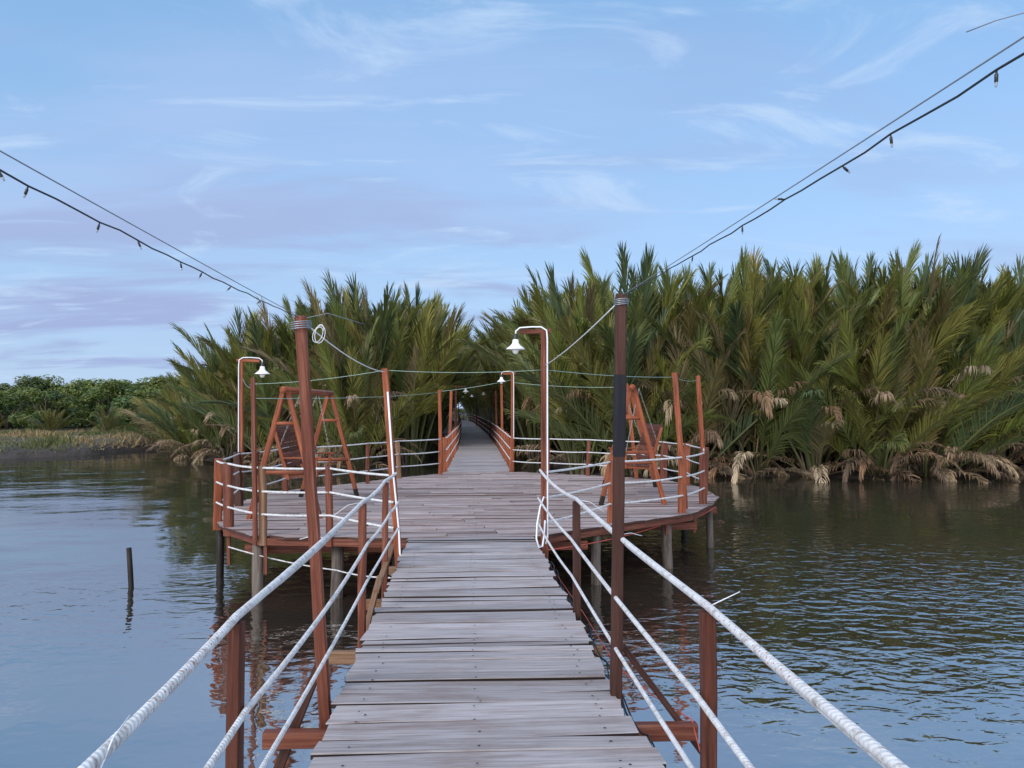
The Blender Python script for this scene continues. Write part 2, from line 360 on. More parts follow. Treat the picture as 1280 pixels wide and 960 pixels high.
def thing(name, loc, label, cat, group=None):
    e = bpy.data.objects.new(name, None); C.objects.link(e); e.location = loc; e.empty_display_size = 0.2
    return tag(e, label, cat, group)
def put(mb, name, mat, root):
    """link as a child while keeping world-space vertices (shift them to the root's frame)"""
    L = root.location; mb.v = [(a-L.x, b-L.y, c-L.z) for a, b, c in mb.v]
    return mb.build(name, mat, root)
def putc(mb, name, mat, part, root):      # sub-part: part objects sit at the root's origin
    L = root.location; mb.v = [(a-L.x, b-L.y, c-L.z) for a, b, c in mb.v]
    return mb.build(name, mat, part)
def sag(p0, p1, s, n=10):
    p0 = Vector(p0); p1 = Vector(p1)
    return [p0.lerp(p1, k/n)-Vector((0, 0, s*4*(k/n)*(1-k/n))) for k in range(n+1)]
def jit(a): return random.uniform(-a, a)

# ------------------------------------------------------------------ terrain and water
SHORE = [(-400, 60), (-120, 30), (-60, 33), (-32, 35.5), (-22, 37.5), (-19, 41), (-18, 46.5), (-16.5, 44.5), (-14, 39), (-11, 35), (-7, 33.5), (-3, 29.5), (0, 28.3), (5, 27), (9, 27), (14, 25.4), (20, 27.5), (30, 29), (60, 30), (150, 45), (400, 60)]
def shore_y(x):
    for (a, b), (c, d) in zip(SHORE, SHORE[1:]):
        if a <= x <= c: return b+(d-b)*(x-a)/(c-a)+(.35*math.sin(x*1.3)+.25*math.sin(x*3.1+1)+.15*math.sin(x*6.3) if x < -17 else .2*math.sin(x*1.7))
    return 60
def land_z(x, y):
    d = y-shore_y(x)
    if y < 48 and abs(x-.4) < 3.2: return WATER-.25
    if d < 0: return max(-2.2, WATER+0.02+d*0.35)
    if x < -17.2:                      # the raised bank on the left
        k = min(1, max(0, (-17.2-x)/1.5)); return WATER + 0.02 + ((min(.24, d*.5)+min(.5, max(0, d-.6)*.085))*k + (1-k)*min(0.18, d*0.2))
    return WATER + min(0.2, d*0.15)
xs = list(np.concatenate([[-2500, -900, -400, -200, -120], np.arange(-80, 40, 0.8), np.arange(40, 100, 4), [150, 300, 900, 2500]]))
ys = list(np.concatenate([[-2500, -600, -150, -40, 0, 12], np.arange(20, 56, 0.6), np.arange(56, 140, 4), [160, 220, 400, 900, 2500, 5000]]))
mb = MB(); vv = []
for y in ys:
    for x in xs:
        z = land_z(float(x), float(y))
        if y > 150: z = max(z, -0.5)
        if z > WATER+.1: z += 0.10*math.sin(x*1.7+y*.8)*math.cos(y*1.3-x*.6)
        vv.append((float(x), float(y), z))
nx = len(xs); ff = [(j*nx+i, j*nx+i+1, (j+1)*nx+i+1, (j+1)*nx+i) for j in range(len(ys)-1) for i in range(nx-1)]
mb.add(vv, ff, [((0, 0),)*4]*len(ff), True)
tag(mb.build('ground', M['ground']), None, None, kind='structure')
mb = MB(); g = [-2500, -200, 200, 2500]
mb.add([(x, y, WATER) for y in (-2500, 70) for x in (-2500, 2500)], [(0, 1, 3, 2)], [((0, 0),)*4])
tag(mb.build('water', M['water']), None, None, kind='structure')

# ------------------------------------------------------------------ boardwalk decks
EDGE = [(-.72, 9.55), (-2.65, 9.85), (-3.30, 10.7), (-3.66, 11.6), (-3.82, 13.1), (-3.65, 14.9), (-2.2, 16.7), (-1.65, 17.7), (-.55, 18.9), (-.48, 19.3),
        (1.15, 19.3), (2.05, 18.75), (2.95, 18.15), (4.4, 16.9), (4.72, 15.4), (4.52, 13.6), (4.08, 12.6), (3.45, 11.55), (1.1, 9.8), (.88, 9.55)]
def xrange_at(y):
    xs_ = []
    for (a, b), (c, d) in zip(EDGE, EDGE[1:]+EDGE[:1]):
        if b == d: continue
        if min(b, d) <= y < max(b, d): xs_.append(a+(c-a)*(y-b)/(d-b))
    return (min(xs_), max(xs_)) if len(xs_) > 1 else (-.5, .9)
PATH = [(-5, .075, 1.56), (9.6, .075, 1.56), (19.3, .335, 1.62), (31, .5, 1.57), (45, .55, 1.57), (60, .42, 1.57), (75, .28, 1.57), (90, .0, 1.57), (105, -1.25, 1.6), (125, -5.2, 1.6)]
def path_at(y):
    for (a, b, c), (d, e, f) in zip(PATH, PATH[1:]):
        if a <= y <= d: k = (y-a)/(d-a); return b+(e-b)*k, c+(f-c)*k
    return PATH[-1][1:]
def plank_top_wave(seed): return lambda k, f: 0.006*math.sin(k*1.9+seed)
def plank(mb, x0, x1, y, wd, z, skew=0.0, th=0.028, wav=.005, cut=(0, 0)):
    """a board across the walk whose two edges wander, with worn rounded arrises and slightly uneven ends"""
    n = max(3, int((x1-x0)/0.09)); hw = wd/2
    fa = [(random.uniform(1.5, 5), random.uniform(0, 6.3), random.uniform(.3, 1)*wav) for _ in range(3)]; fb_ = [(random.uniform(1.5, 5), random.uniform(0, 6.3), random.uniform(.3, 1)*wav) for _ in range(3)]
    zt0, zt1 = z+jit(.004), z+jit(.004); bow = jit(.004); u0, v0 = random.random()*40, random.random()*40; tl = jit(.004)
    V, F, U = [], [], []; e0, e1 = (jit(.012), jit(.012)) if cut == (0, 0) else (0, 0)
    for k in range(n+1):
        f = k/n; x = x0+(x1-x0)*f; ya = y-hw+skew*(1-2*f)+sum(a*math.sin(x*w_+p_) for w_, p_, a in fa); yb = y+hw+skew*(1-2*f)+sum(a*math.sin(x*w_+p_) for w_, p_, a in fb_)
        zt = zt0+(zt1-zt0)*f+bow*math.sin(f*3.14)
        cx_ = cut[0]/2 if k == 0 else cut[1]/2 if k == n else 0
        xa = x-cx_+(e0*(-1) if k == 0 else e1 if k == n else 0); xb = x+cx_+(e0 if k == 0 else -e1 if k == n else 0)
        for (xx, yy, z_) in ((xa, ya, zt-th), (xa, ya, zt-.005), (xa, ya+.005, zt+tl), (xb, yb-.005, zt-tl), (xb, yb, zt-.005), (xb, yb, zt-th)): V.append((xx, yy, z_))
    vv_ = [0, th, th+.007, th+wd, th+wd+.007, 2*th+wd, 2*th+2*wd]
    for k in range(n):
        a, b = u0+(x1-x0)*k/n, u0+(x1-x0)*(k+1)/n
        for i in range(6):
            j = (i+1) % 6; F.append((k*6+j, k*6+i, (k+1)*6+i, (k+1)*6+j)); U.append(((a, v0+vv_[i+1]), (a, v0+vv_[i]), (b, v0+vv_[i]), (b, v0+vv_[i+1])))
    F.append(tuple(range(6))); U.append(tuple((u0+.01*i, v0+.02*i) for i in range(6)))
    F.append(tuple(range(n*6+5, n*6-1, -1))); U.append(tuple((u0+.01*i, v0+.02*i) for i in range(6)))
    mb.add(V, F, U)
# near walk
walk = thing('boardwalk', (0.075, 4, 0), 'near grey plank boardwalk between the bottom of the picture and the platform', 'boardwalk')
mb = MB(); nl = MB(); y = -3.0
def nails(nl, xs_, y):
    for x in xs_:
        c = Vector((x+jit(.012), y+jit(.03), 0.0055)); n = 6; r = random.uniform(.006, .0085)
        nl.add([c+Vector((math.cos(i*math.pi/3)*r, math.sin(i*math.pi/3)*r, 0)) for i in range(6)]+[c+Vector((0, 0, .0025))],
               [(i, (i+1) % 6, 6) for i in range(6)], [((0, 0),)*3]*6)
while y < 9.55:
    wd = random.choice([.09, .12, .14, .15, .165, .18, .2, .23]); y0, y1 = y, y+wd
    ex = .04 if y < 3.78 else 0
    plank(mb, -.70+jit(.022), .85+ex+jit(.022), (y0+y1)/2, wd-random.choice([.004, .006, .009, .013, .018] if y < 4.6 else [.003, .004, .005, .008]), 0.0+jit(.006), jit(.016), wav=.008)
    for xx in (-.55, .06, .70):
        if random.random() < .92: nails(nl, [xx], (y0+y1)/2-wd*.22); 
        if random.random() < .45: nails(nl, [xx+.03], (y0+y1)/2+wd*.25)
    y = y1
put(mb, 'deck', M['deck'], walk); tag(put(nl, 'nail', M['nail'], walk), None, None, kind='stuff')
for x in (-.60, .10, .76):
    mb = MB(); mb.beam((x, -3, -.10), (x, 9.6, -.10), .06, .13, segs=14, jit=.004); put(mb, 'joist', M['brown'], walk)
for i, y in enumerate((0.2, 2.3, 4.33, 5.75, 7.2, 8.7)):
    mb = MB(); l = {4.33: -1.10, 5.75: -1.0, 7.2: -.96}.get(y, -.85); r_ = {4.33: 1.30, 5.75: 1.02}.get(y, .95)
    mb.beam((l, y+jit(.03), -.215), (r_, y+jit(.03), -.215), .07, .09, segs=6, jit=.003); put(mb, 'cross_beam', M['red'] if y < 5 else M['natural'], walk)
    for x in (-.62, .78):
        mb = MB(); mb.beam((x, y+.09, -2.1), (x, y+.09, -.17), .10, .10, segs=5, jit=.006); put(mb, 'piling', M['wet'], walk)
for p0, p1, wd, mt in [((-.80, 4.42, .20), (-1.12, 4.42, -.62), .055, 'brown'), ((.90, 4.38, .24), (1.42, 4.38, -.46), .055, 'brown'),
                       ((-.82, 6.2, -.30), (-.80, 7.3, .02), .05, 'natural'), ((-.80, 7.0, -.05), (-.77, 8.2, .14), .05, 'natural'), ((.86, 4.6, -.16), (.86, 8.4, -.18), .05, 'brown')]:
    mb = MB(); mb.beam(p0, p1, wd, .035, segs=5, jit=.002); put(mb, 'brace', M[mt], walk)

# platform
plat = thing('platform', (0.3, 14, 0), 'wide rounded plank platform on stilts that holds the two wooden swings', 'platform')
mb = MB(); nl = MB(); y = 9.58
while y < 19.2:
    wd = random.choice([.11, .13, .15, .17]); ym = y+wd/2
    a, b = xrange_at(ym); aa, ab = xrange_at(y+.001), xrange_at(min(y+wd, 19.29)); ca = max(-.25, min(.25, ab[0]-aa[0])); cb_ = max(-.25, min(.25, ab[1]-aa[1])); a += jit(.012)-.03; b += jit(.012)+.03
    cuts = [a]
    x = a+random.uniform(.9, 2.4)
    while x < b-.6: cuts.append(x); x += random.uniform(1.2, 2.6)
    cuts.append(b); zz_ = jit(.003)
    for c, d in zip(cuts, cuts[1:]): plank(mb, c+.004, d-.004, ym, wd-random.choice([.005, .008, .012, .018]), zz_+.002, jit(.005), wav=.003, cut=(ca if c == cuts[0] else 0, cb_ if d == cuts[-1] else 0))
    for xx in (-2.9, -2.0, -1.2, -.55, .06, .14, .80, 1.6, 2.4, 3.3):
        if a+.1 < xx < b-.1 and random.random() < .75: nails(nl, [xx], ym)
    y += wd
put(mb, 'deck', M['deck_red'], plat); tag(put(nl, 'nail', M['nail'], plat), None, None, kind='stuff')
for (a, b), (c, d) in zip(EDGE, EDGE[1:]+EDGE[:1]):
    if abs(b-d) < .01: continue
    if max(abs(a), abs(c)) < 1.0 and b < 12: continue
    mb = MB(); mb.beam((a*.985+.005, b+(.03 if b < 14 else -.03), -.078), (c*.985+.005, d+(.03 if d < 14 else -.03), -.078), .04, .088, segs=4, jit=.004); put(mb, 'edge_beam', M['red'], plat)
for y in (10.2, 11.8, 13.5, 15.2, 16.8, 18.3):
    a, b = xrange_at(y); mb = MB(); mb.beam((a+.08, y, -.22), (b-.02, y, -.22), .10, .12, segs=8, jit=.004); put(mb, 'cross_beam', M['red'], plat)
PIL = [(-3.5, 11.3, 'wet', .055), (-2.62, 9.98, 'greywood', .075), (-2.70, 10.1, 'greywood', .03), (-3.35, 12.9, 'wet', .06), (-1.62, 9.95, 'greywood', .08), (-.9, 10.1, 'wet', .06), (-2.0, 12.6, 'wet', .06), (-1.0, 13.2, 'wet', .06),
       (1.78, 10.45, 'greywood', .07), (3.02, 11.45, 'greywood', .078), (4.2, 13.1, 'greywood', .06), (4.35, 15.2, 'wet', .06), (2.6, 13.2, 'wet', .06), (1.0, 12.6, 'wet', .06), (3.4, 16.4, 'wet', .06), (1.4, 15.8, 'wet', .06), (-1.4, 16.2, 'wet', .06), (2.2, 18.4, 'wet', .06), (-.2, 18.8, 'wet', .06)]
for x, y, mt, r_ in PIL:
    mb = MB(); lx, ly = jit(.06), jit(.06); mb.log((x+lx, y+ly, -2.2), (x, y, -.13), r_*1.05, r_*.95, 6, 10, .008); put(mb, 'piling', M[mt], plat)
    if mt == 'greywood' and r_ > .05:       # waterlogged dark foot
        pass
for x, y, h in [(-3.2, 10.75, -.52), (-2.5, 9.93, -.48), (3.0, 11.42, -.28), (3.55, 11.85, -.33)]:
    mb = MB(); mb.beam((x, y-.07, h), (x, y-.07, -.02), .045, .03, segs=3, jit=.002); put(mb, 'hanging_batten', M['red'], plat)

# far walk
far = thing('boardwalk', (0.4, 40, 0), 'far stretch of boardwalk narrowing into the dark gap between the palms', 'boardwalk')
mb = MB(); y = 19.32
while y < 124:
    wd = random.choice([.13, .15, .17, .2]) * (1 if y < 50 else 2.2); cx, wdt = path_at(y+wd/2)
    n = 2; 
    mb.beam((cx-wdt/2+jit(.02), y+wd/2, jit(.004)-.014), (cx+wdt/2+jit(.02), y+wd/2, jit(.004)-.014), wd-.012, .028, segs=2, jit=.002); y += wd
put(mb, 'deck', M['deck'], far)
for sx in (-.45, .45):
    mb = MB()
    for (a, b, c), (d, e, f) in zip(PATH[2:], PATH[3:]): mb.beam((b+sx*1.4, a, -.1), (e+sx*1.4, d, -.1), .06, .12, segs=4)
    put(mb, 'joist', M['brown'], far)
for y in np.arange(20.5, 124, 2.6):
    cx, wdt = path_at(y)
    for sx in (-.6, .6):
        mb = MB(); mb.log((cx+sx, y, -1.6), (cx+sx, y, -.1), .06, .055, 2, 8); put(mb, 'piling', M['wet'], far)

# ------------------------------------------------------------------ railings
HTS = (.85, .555, .27)
def rail_rope(mb, pts, r, z, sg=.012, twist=False, seg=None):
    P = []
    for a, b in zip(pts, pts[1:]):
        d = math.hypot(a[0]-b[0], a[1]-b[1]); n = max(3, int(d/(seg or .25)))
        q = sag((a[0], a[1], z), (b[0], b[1], z), sg*random.uniform(.4, 1.6)*max(.4, d/2), n)
        P += q if not P else q[1:]
    mb.tube(P, r, 14 if twist else 8, smooth='rope', twist=(.03, 300) if twist else None)
# near left and right railings
for side, x0, lab, posts in (('l', -.795, 'white rope railing with brown posts along the left edge of the near boardwalk', [-2.0, .55, 2.75, 6.05, 7.75]),
                             ('r', .885, 'white rope railing with brown posts along the right edge of the near boardwalk', [-2.0, .6, 2.79, 6.12])):
    s = -1 if side == 'l' else 1
    rl = thing('rope_railing', (x0, 4, 0), lab, 'railing')
    for y in posts:
        mb = MB(); mb.beam((x0+s*.005, y, -1.5 if y < 4 else -.55), (x0-s*.0, y, .855), .050 if y < 5 else .058, .050 if y < 5 else .058, segs=8, jit=.0025, roll=jit(.1))
        put(mb, 'post', M['brown'] if (s > 0 and y > 5) else M['near'] if y < 5 else M['red'], rl)
    end = (-.80, 8.62) if s < 0 else (.90, 8.95)
    xi = x0-s*.0
    for k, z in enumerate(HTS):
        mb = MB(); rr = (.0150, .0118, .0105)[k]; off = 0 if k == 0 else -s*.044
        ps = [(x0+off, -2.0)]+[(x0+off+jit(.004), y) for y in posts[1:]]+[(end[0]+off*.6+(.03 if s < 0 else -.03), end[1])]
        zt = z+.025 if k == 0 else z
        rail_rope(mb, ps, rr, zt, .02, True, .0055)
        if k < 2: pass
        put(mb, 'rope', M['rope_speck'] if k < 2 else M['rope'], rl)
    # second thinner line lashed under the top rope, whiskers of binding wire
    mb = MB(); ps = [(x0+s*.02, -2.0)]+[(x0+s*.018, y) for y in posts[1:]]; rail_rope(mb, ps, .006, .858, .022); put(mb, 'lashing_line', M['rope'], rl)
    for (yy, dx, dy, dz) in [(posts[3], s*.22, -.05, -.10), (posts[2], s*.13, .02, .05) if s > 0 else (1.9, .02, -.22, -.06), (4.4, s*.15, .08, -.02)]:
        mb = MB(); mb.tube([(x0, yy, .87), (x0+dx*.5, yy+dy*.5, .88+dz*.3), (x0+dx, yy+dy, .87+dz)], .0022, 5); put(mb, 'binding_wire', M['pipe'], rl)
# platform railings: (x, y, width, material, top, lean, kind)
PL = [(-.80, 8.62, 0, None, 0), (-1.70, 9.72, .085, 'red', .86), (-2.55, 9.86, .095, 'natural', .86), (-3.20, 10.62, .13, 'red', .84), (-3.52, 11.15, .12, 'orange', .87),
      (-3.72, 12.9, .13, 'brown', .86), (-3.55, 13.25, .10, 'red', .85), (-3.42, 14.85, .10, 'red', .84), (-2.08, 16.45, .08, 'red', .84), (-1.52, 17.6, .11, 'natural', .84), (-.62, 18.6, .10, 'orange', .80)]
PR = [(.93, 8.95, 0, None, 0), (2.02, 10.62, .07, 'orange', .86), (3.32, 11.60, .12, 'orange', .87), (3.98, 12.65, .13, 'red', .86), (4.42, 14.0, .12, 'red', .86), (4.58, 15.7, .15, 'orange', .86), (4.36, 16.75, .16, 'red', .85),
      (2.90, 18.05, .09, 'red', .85), (2.02, 18.6, .09, 'red', .85), (1.17, 19.25, .10, 'orange', .85)]
for lst, cx, lab in ((PL, -2.5, 'white rope railing round the left half of the platform, on mixed stubby posts'), (PR, 3.0, 'white rope railing round the right half of the platform, on orange and red posts')):
    rl = thing('rope_railing', (cx, 14, 0), lab, 'railing')
    for x, y, wd, mt, tp in lst:
        if not wd: continue
        mb = MB(); lx = jit(.03); s = 1 if x > 0 else -1
        mb.beam((x-s*.02, y, -.12), (x-s*.02+lx+s*.02, y+jit(.02), tp+.015), wd, wd*random.uniform(.6, .8), segs=7, jit=wd*.045, taper=.92, roll=jit(.4), cham=.2); put(mb, 'post', M[mt], rl)
    for z in HTS:
        mb = MB(); s = 1 if cx > 0 else -1
        rail_rope(mb, [(x-(0 if not wd else s*.02), y-(wd*.40 if y < 13.6 else 0)) for x, y, wd, mt, tp in lst], .0135, z, .02)
        put(mb, 'rope', M['rope'], rl)
# two raw uprights lashed on the left corner
# far railings
for s, lab in ((-1, 'rope railing on the left side of the far boardwalk going into the palms'), (1, 'rope railing on the right side of the far boardwalk going into the palms')):
    rl = thing('rope_railing', (s+.4, 40, 0), lab, 'railing'); pts = []; y = 19.4
    while y < 122:
        cx, wdt = path_at(y); x = cx+s*(wdt/2+.05); pts.append((x, y))
        mb = MB(); mb.beam((x, y, -.5), (x+jit(.02), y, .86+jit(.02)), .075, .055, segs=3, jit=.003); put(mb, 'post', M['orange'] if y < 30 else M['red'], rl)
        y += 1.35 if y < 45 else 2.8
    for z in HTS:
        mb = MB(); rail_rope(mb, [(a-s*.045, b) for a, b in pts], .0155, z, .015, seg=1.0); put(mb, 'rope', M['rope'], rl)

# ------------------------------------------------------------------ tall poles
def pole(base, top, wd, mt, label, dp=None, segs=12, group=None, black=None):
    t = thing('wooden_pole', base, label, 'pole', group)
    mb = MB(); mb.beam(base, top, wd, dp or wd*.9, segs=segs, jit=wd*.03, taper=.93, cham=.12, roll=0 if black else jit(.15)); put(mb, 'shaft', M[mt], t)
    if black:
        a = Vector(base).lerp(Vector(top), black[0]); b = Vector(base).lerp(Vector(top), black[1])
        mb = MB(); k = 1.10-.07*(black[0]+black[1])/2; mb.beam(a, b, wd*k, (dp or wd*.9)*k, segs=5, cham=.12); put(mb, 'painted_band', M['blackpaint'], t)
    return t
pl_ = pole((-.775, 4.43, -.25), (-.935, 4.40, 2.12), .066, 'red', 'thick reddish pole leaning left beside the left railing, light string on its top')
pr_ = pole((.845, 4.32, -.06), (.885, 4.32, 2.25), .062, 'brown', 'dark brown pole with black painted middle beside the right rope railing', black=(.60, .80))
mb = MB()
for k in range(4): a = [(.885+.04*math.cos(i/8*6.283), 4.32+.04*math.sin(i/8*6.283), 2.19+k*.010+.004*math.sin(i)) for i in range(9)]; mb.tube(a, .003, 5)
put(mb, 'wire_binding', M['wire'], pr_)
mb = MB()
for k in range(4): a = [(-.93+.056*math.cos(i/8*6.283), 4.40+.056*math.sin(i/8*6.283), 2.05+k*.012+.005*math.sin(i)) for i in range(9)]; mb.tube(a, .003, 5)
put(mb, 'wire_binding', M['wire'], pl_)
pole((-.725, 8.72, -.35), (-.895, 8.60, 2.04), .075, 'orange', 'orange pole with white conduit at the left corner where boardwalk meets platform')
mb = MB(); mb.tube([(-.70, 8.55, -.05), (-.72, 8.58, .0), (-.735, 8.62, .25), (-.80, 8.60, .9), (-.86, 8.56, 1.78)], .011, 8); 
o = mb.build('conduit', M['pipe']); pp = [x for x in bpy.data.objects if x.name.startswith('wooden_pole')][-1]; o.parent = pp; o.location = -Vector(pp.location)
pole((-2.61, 9.80, -.05), (-2.66, 9.80, 1.98), .055, 'red', 'thin brownish pole at the front left corner of the platform', segs=8)
pole((3.38, 11.70, .05), (3.24, 11.75, 2.15), .085, 'orange', 'orange pole leaning left at the front right corner of the platform')
pole((4.42, 13.95, -.05), (4.30, 14.0, 2.20), .075, 'orange', 'slim orange pole at the far right edge of the platform, rightmost of all the poles')
pole((3.90, 17.35, -.1), (3.68, 17.4, 2.16), .08, 'orange', 'orange pole standing behind the right swing at the back of the platform')
pole((-.62, 19.6, -.1), (-.66, 19.6, 2.06), .085, 'orange', 'orange pole on the left where the far boardwalk leaves the platform')
pole((-.50, 23.2, -.1), (-.43, 23.2, 2.12), .085, 'orange', 'second orange pole from the platform on the left of the far boardwalk')
pole((1.30, 27, -.1), (1.26, 27, 2.42), .085, 'orange', 'tall orange pole on the right of the far boardwalk behind the second lamp')
pole((1.40, 34, -.1), (1.33, 34, 2.38), .085, 'red', 'reddish pole on the right of the far boardwalk where the palms begin to shade it')
for i, (x, y) in enumerate(((-1.0, -2.2), (.95, -2.2))):
    pole((x, y, -.25), (x, y, 2.2), .07, 'red', 'pole behind the viewer that carries the %s end of the light string' % ('left', 'right')[i])

# ------------------------------------------------------------------ lamp posts
def lamp(base, h, arm, wd, mt, label, lean=0.0, sc=1.0, conduit=True, detail=True, poleoff=0.03):
    bx_, by_, bz_ = base; s = 1 if arm > 0 else -1
    t = thing('lamp_post', base, label, 'lamp post')
    mb = MB(); mb.beam(base, (bx_+lean, by_, h), wd, wd*.8, segs=10, jit=wd*.03, taper=.9); put(mb, 'pole', M[mt], t)
    tx = bx_+lean
    mb = MB(); mb.beam((tx-s*wd*.9, by_, h-wd*.2), (tx+arm*(.86 if detail else 1.03), by_, h-wd*.2-.01), wd*.6, wd*.6, segs=3, jit=.001); put(mb, 'arm', M[mt], t)
    ex = tx+arm; ez = h-.10
    if detail:
        mb = MB(); r_ = .0095
        P = [(bx_+s*-1*wd*.1, by_-wd*.55, .02 if conduit else .4)] if conduit else []
        for k in range(9): P.append((bx_-s*wd*.35+lean*k/8, by_-wd*.52, .1+(h-.2)*k/8))
        if not conduit: P = P[-2:]
        P += [(tx-s*wd*.25, by_-wd*.5, h-.01), (tx+s*.04, by_-wd*.4, h+.030), (tx+arm*.45, by_-.01, h+.032), (tx+arm*.85, by_, h+.022), (ex-s*.005, by_, h-.015), (ex, by_, ez+.02)]
        mb.tube(P, r_, 8); put(mb, 'conduit', M['pipe'], t)
    mb = MB(); mb.lathe((ex, by_, ez), [(.0, .05), (.016*sc, .05), (.024*sc, .035), (.026*sc, -.01), (.03*sc, -.02), (0, -.02)] if detail else [(0, .06), (.022*sc, .06), (.024*sc, -.01), (.03*sc, -.02), (0, -.02)], 16); put(mb, 'socket', M['socket'], t)
    sh = MB(); z = ez-.015
    sh.lathe((ex, by_, z), [(.028*sc, 0), (.034*sc, -.006), (.040*sc, -.045*sc), (.058*sc, -.070*sc), (.095*sc, -.098*sc), (.112*sc, -.112*sc), (.113*sc, -.117*sc), (.108*sc, -.115*sc), (.09*sc, -.100*sc), (.05*sc, -.070*sc), (.032*sc, -.045*sc)], 28)
    put(sh, 'lamp_shade', M['shade'], t)
    b = MB(); b.lathe((ex, by_, z), [(.014*sc, -.05*sc), (.020*sc, -.08*sc), (.036*sc, -.115*sc), (.040*sc, -.135*sc), (.030*sc, -.160*sc), (.012*sc, -.172*sc), (0, -.174*sc)], 18); put(b, 'bulb', M['bulb'], t)
    return t
l1 = lamp((.925, 8.98, -.45), 2.52, -.34, .085, 'red', 'nearest lamp post, white conduit and bell shade, where near boardwalk meets platform')
lamp((-3.72, 13.05, -.1), 2.41, .35, .08, 'orange', 'lamp post with white shade on the left edge of the platform', lean=-.02, sc=1.1)
lamp((1.19, 19.5, -.1), 2.50, -.28, .085, 'orange', 'lamp post with white shade on the right where the far boardwalk leaves the platform', sc=1.0)
lamp((-.42, 33, -.1), 2.55, .42, .10, 'red', 'left lamp post with thick arm in front of the dark gap between the palms', conduit=False, detail=False, sc=1.3)
lamp((1.33, 40, -.1), 2.55, -.40, .07, 'brown', 'right lamp post in the dark gap, nearer of the two on that side', conduit=False, detail=False, sc=1.2)
lamp((.98, 68, -.1), 2.90, -.42, .08, 'brown', 'small lamp post on the right deep in the palm gap', conduit=False, detail=False, sc=1.7)
lamp((-.75, 82, -.1), 3.05, .42, .08, 'brown', 'small lamp post on the left deep in the palm gap', conduit=False, detail=False, sc=1.8)
lamp((-2.1, 100, -.1), 3.05, .42, .08, 'brown', 'farthest tiny lamp post at the bright end of the palm gap', conduit=False, detail=False, sc=1.8)

# ------------------------------------------------------------------ wooden A-frame swings
def swing(near, farp, half, top, face, label):
    """near/farp: centre of each A-frame on the deck; face +1 = bench looks towards +x"""
    t = thing('bench_swing', (near[0], (near[1]+farp[1])/2, 0.0), label, 'swing')
    ends = []
    for c in (near, farp):
        ends.append((c[0], c[1], top))
        for s in (-1, 1):
            mb = MB(); mb.beam((c[0]+s*half, c[1]+jit(.02), .003), (c[0]+s*.035, c[1], top-.03), .075, .065, segs=6, jit=.0015, cham=.2); lg = put(mb, 'leg', M['orange'], t)
            a = Vector((c[0]+s*half, c[1], .006)); b = Vector((c[0]+s*.035, c[1], top-.03)); b = a.lerp(b, .075)
            mb = MB(); mb.beam(a, b, .0765, .0665, segs=1, cham=.2); putc(mb, 'foot', M['wet'], lg, t)
        for f in (.36, .74):
            hx = half*(1-f)+.035*f; mb = MB(); mb.log((c[0]-hx, c[1]-.005, top*f), (c[0]+hx, c[1]-.005, top*f), .030, .030, 2, 12); put(mb, 'rung', M['orange'], t)
    a, b = Vector(ends[0]), Vector(ends[1]); d = (b-a).normalized()
    mb = MB(); mb.log(a-d*.13, b+d*.13, .052, .050, 3, 18, 0); put(mb, 'top_beam', M['orange'], t)
    # bench, hung midway and facing sideways
    m = (a+b)/2; y0, y1 = m.y-.62, m.y+.62; f = face; sz = .60; xf = m.x+f*.22; xb = m.x-f*.22
    bench = MB()
    for k in range(7): x = xf+(xb-xf)*k/6; bench.beam((x, y0, sz-.01*k*.5), (x, y1, sz-.01*k*.5), .055, .022, segs=2)
    bs = put(bench, 'seat', M['mesh_brown'], t)
    for y in (y0+.04, y1-.04, m.y):
        fr = MB(); fr.beam((xf+f*.03, y, sz-.035), (xb, y, sz-.065), .05, .045, segs=1); putc(fr, 'seat_bearer', M['orange'], bs, t)
    for y in (y0+.02, y1-.02):
        fr = MB(); fr.beam((xb+f*.02, y, sz-.10), (xb-f*.20, y, sz+.66), .050, .05, segs=2); fr.beam((xf, y, sz-.06), (xf, y, sz+.22), .045, .045, segs=1); putc(fr, 'seat_frame', M['orange'], bs, t)
    for y in (y0+.02, y1-.02):
        am = MB(); am.beam((xf+f*.08, y, sz+.235), (xb-f*.06, y, sz+.225), .075, .028, segs=2); putc(am, 'armrest', M['orange'], bs, t)
    bk = MB()
    for k in range(8):
        q = .10+.55*k/7; bk.beam((xb+f*.02-f*.20*q/.66, y0+.05, sz+q), (xb+f*.02-f*.20*q/.66, y1-.05, sz+q), .022, .072, segs=2, roll=0)
    bk.beam((xb-f*.20, y0, sz+.68), (xb-f*.20, y1, sz+.68), .045, .05, segs=2)
    put(bk, 'backrest', M['mesh_brown'], t)
    for y in (y0+.02, y1-.02):
        for x, z in ((xf, sz+.22), (xb-f*.12, sz+.40)):
            ch = MB(); topp = Vector((m.x, y+(.08 if y > m.y else -.08), top)); e = Vector((x, y, z)); n = int((topp-e).length/.035)
            for k in range(n):
                p = e.lerp(topp, (k+.5)/n); dd = (topp-e).normalized(); sd_ = dd.cross(Vector((0, 1, 0) if k % 2 else (1, 0, 0))).normalized()
                loop = [p+dd*(.022*math.cos(q))+sd_*(.009*math.sin(q)) for q in [i*math.pi/4 for i in range(9)]]
                ch.tube(loop, .0032, 5, caps=False)
            put(ch, 'chain', M['chain'], t)
    return t
swing((-2.60, 11.3), (-2.45, 14.05), .50, 1.86, 1, 'wooden A-frame bench swing on the left half of the platform, facing right')
swing((2.76, 12.6), (3.30, 15.35), .53, 1.94, -1, 'wooden A-frame bench swing on the right half of the platform, facing left')

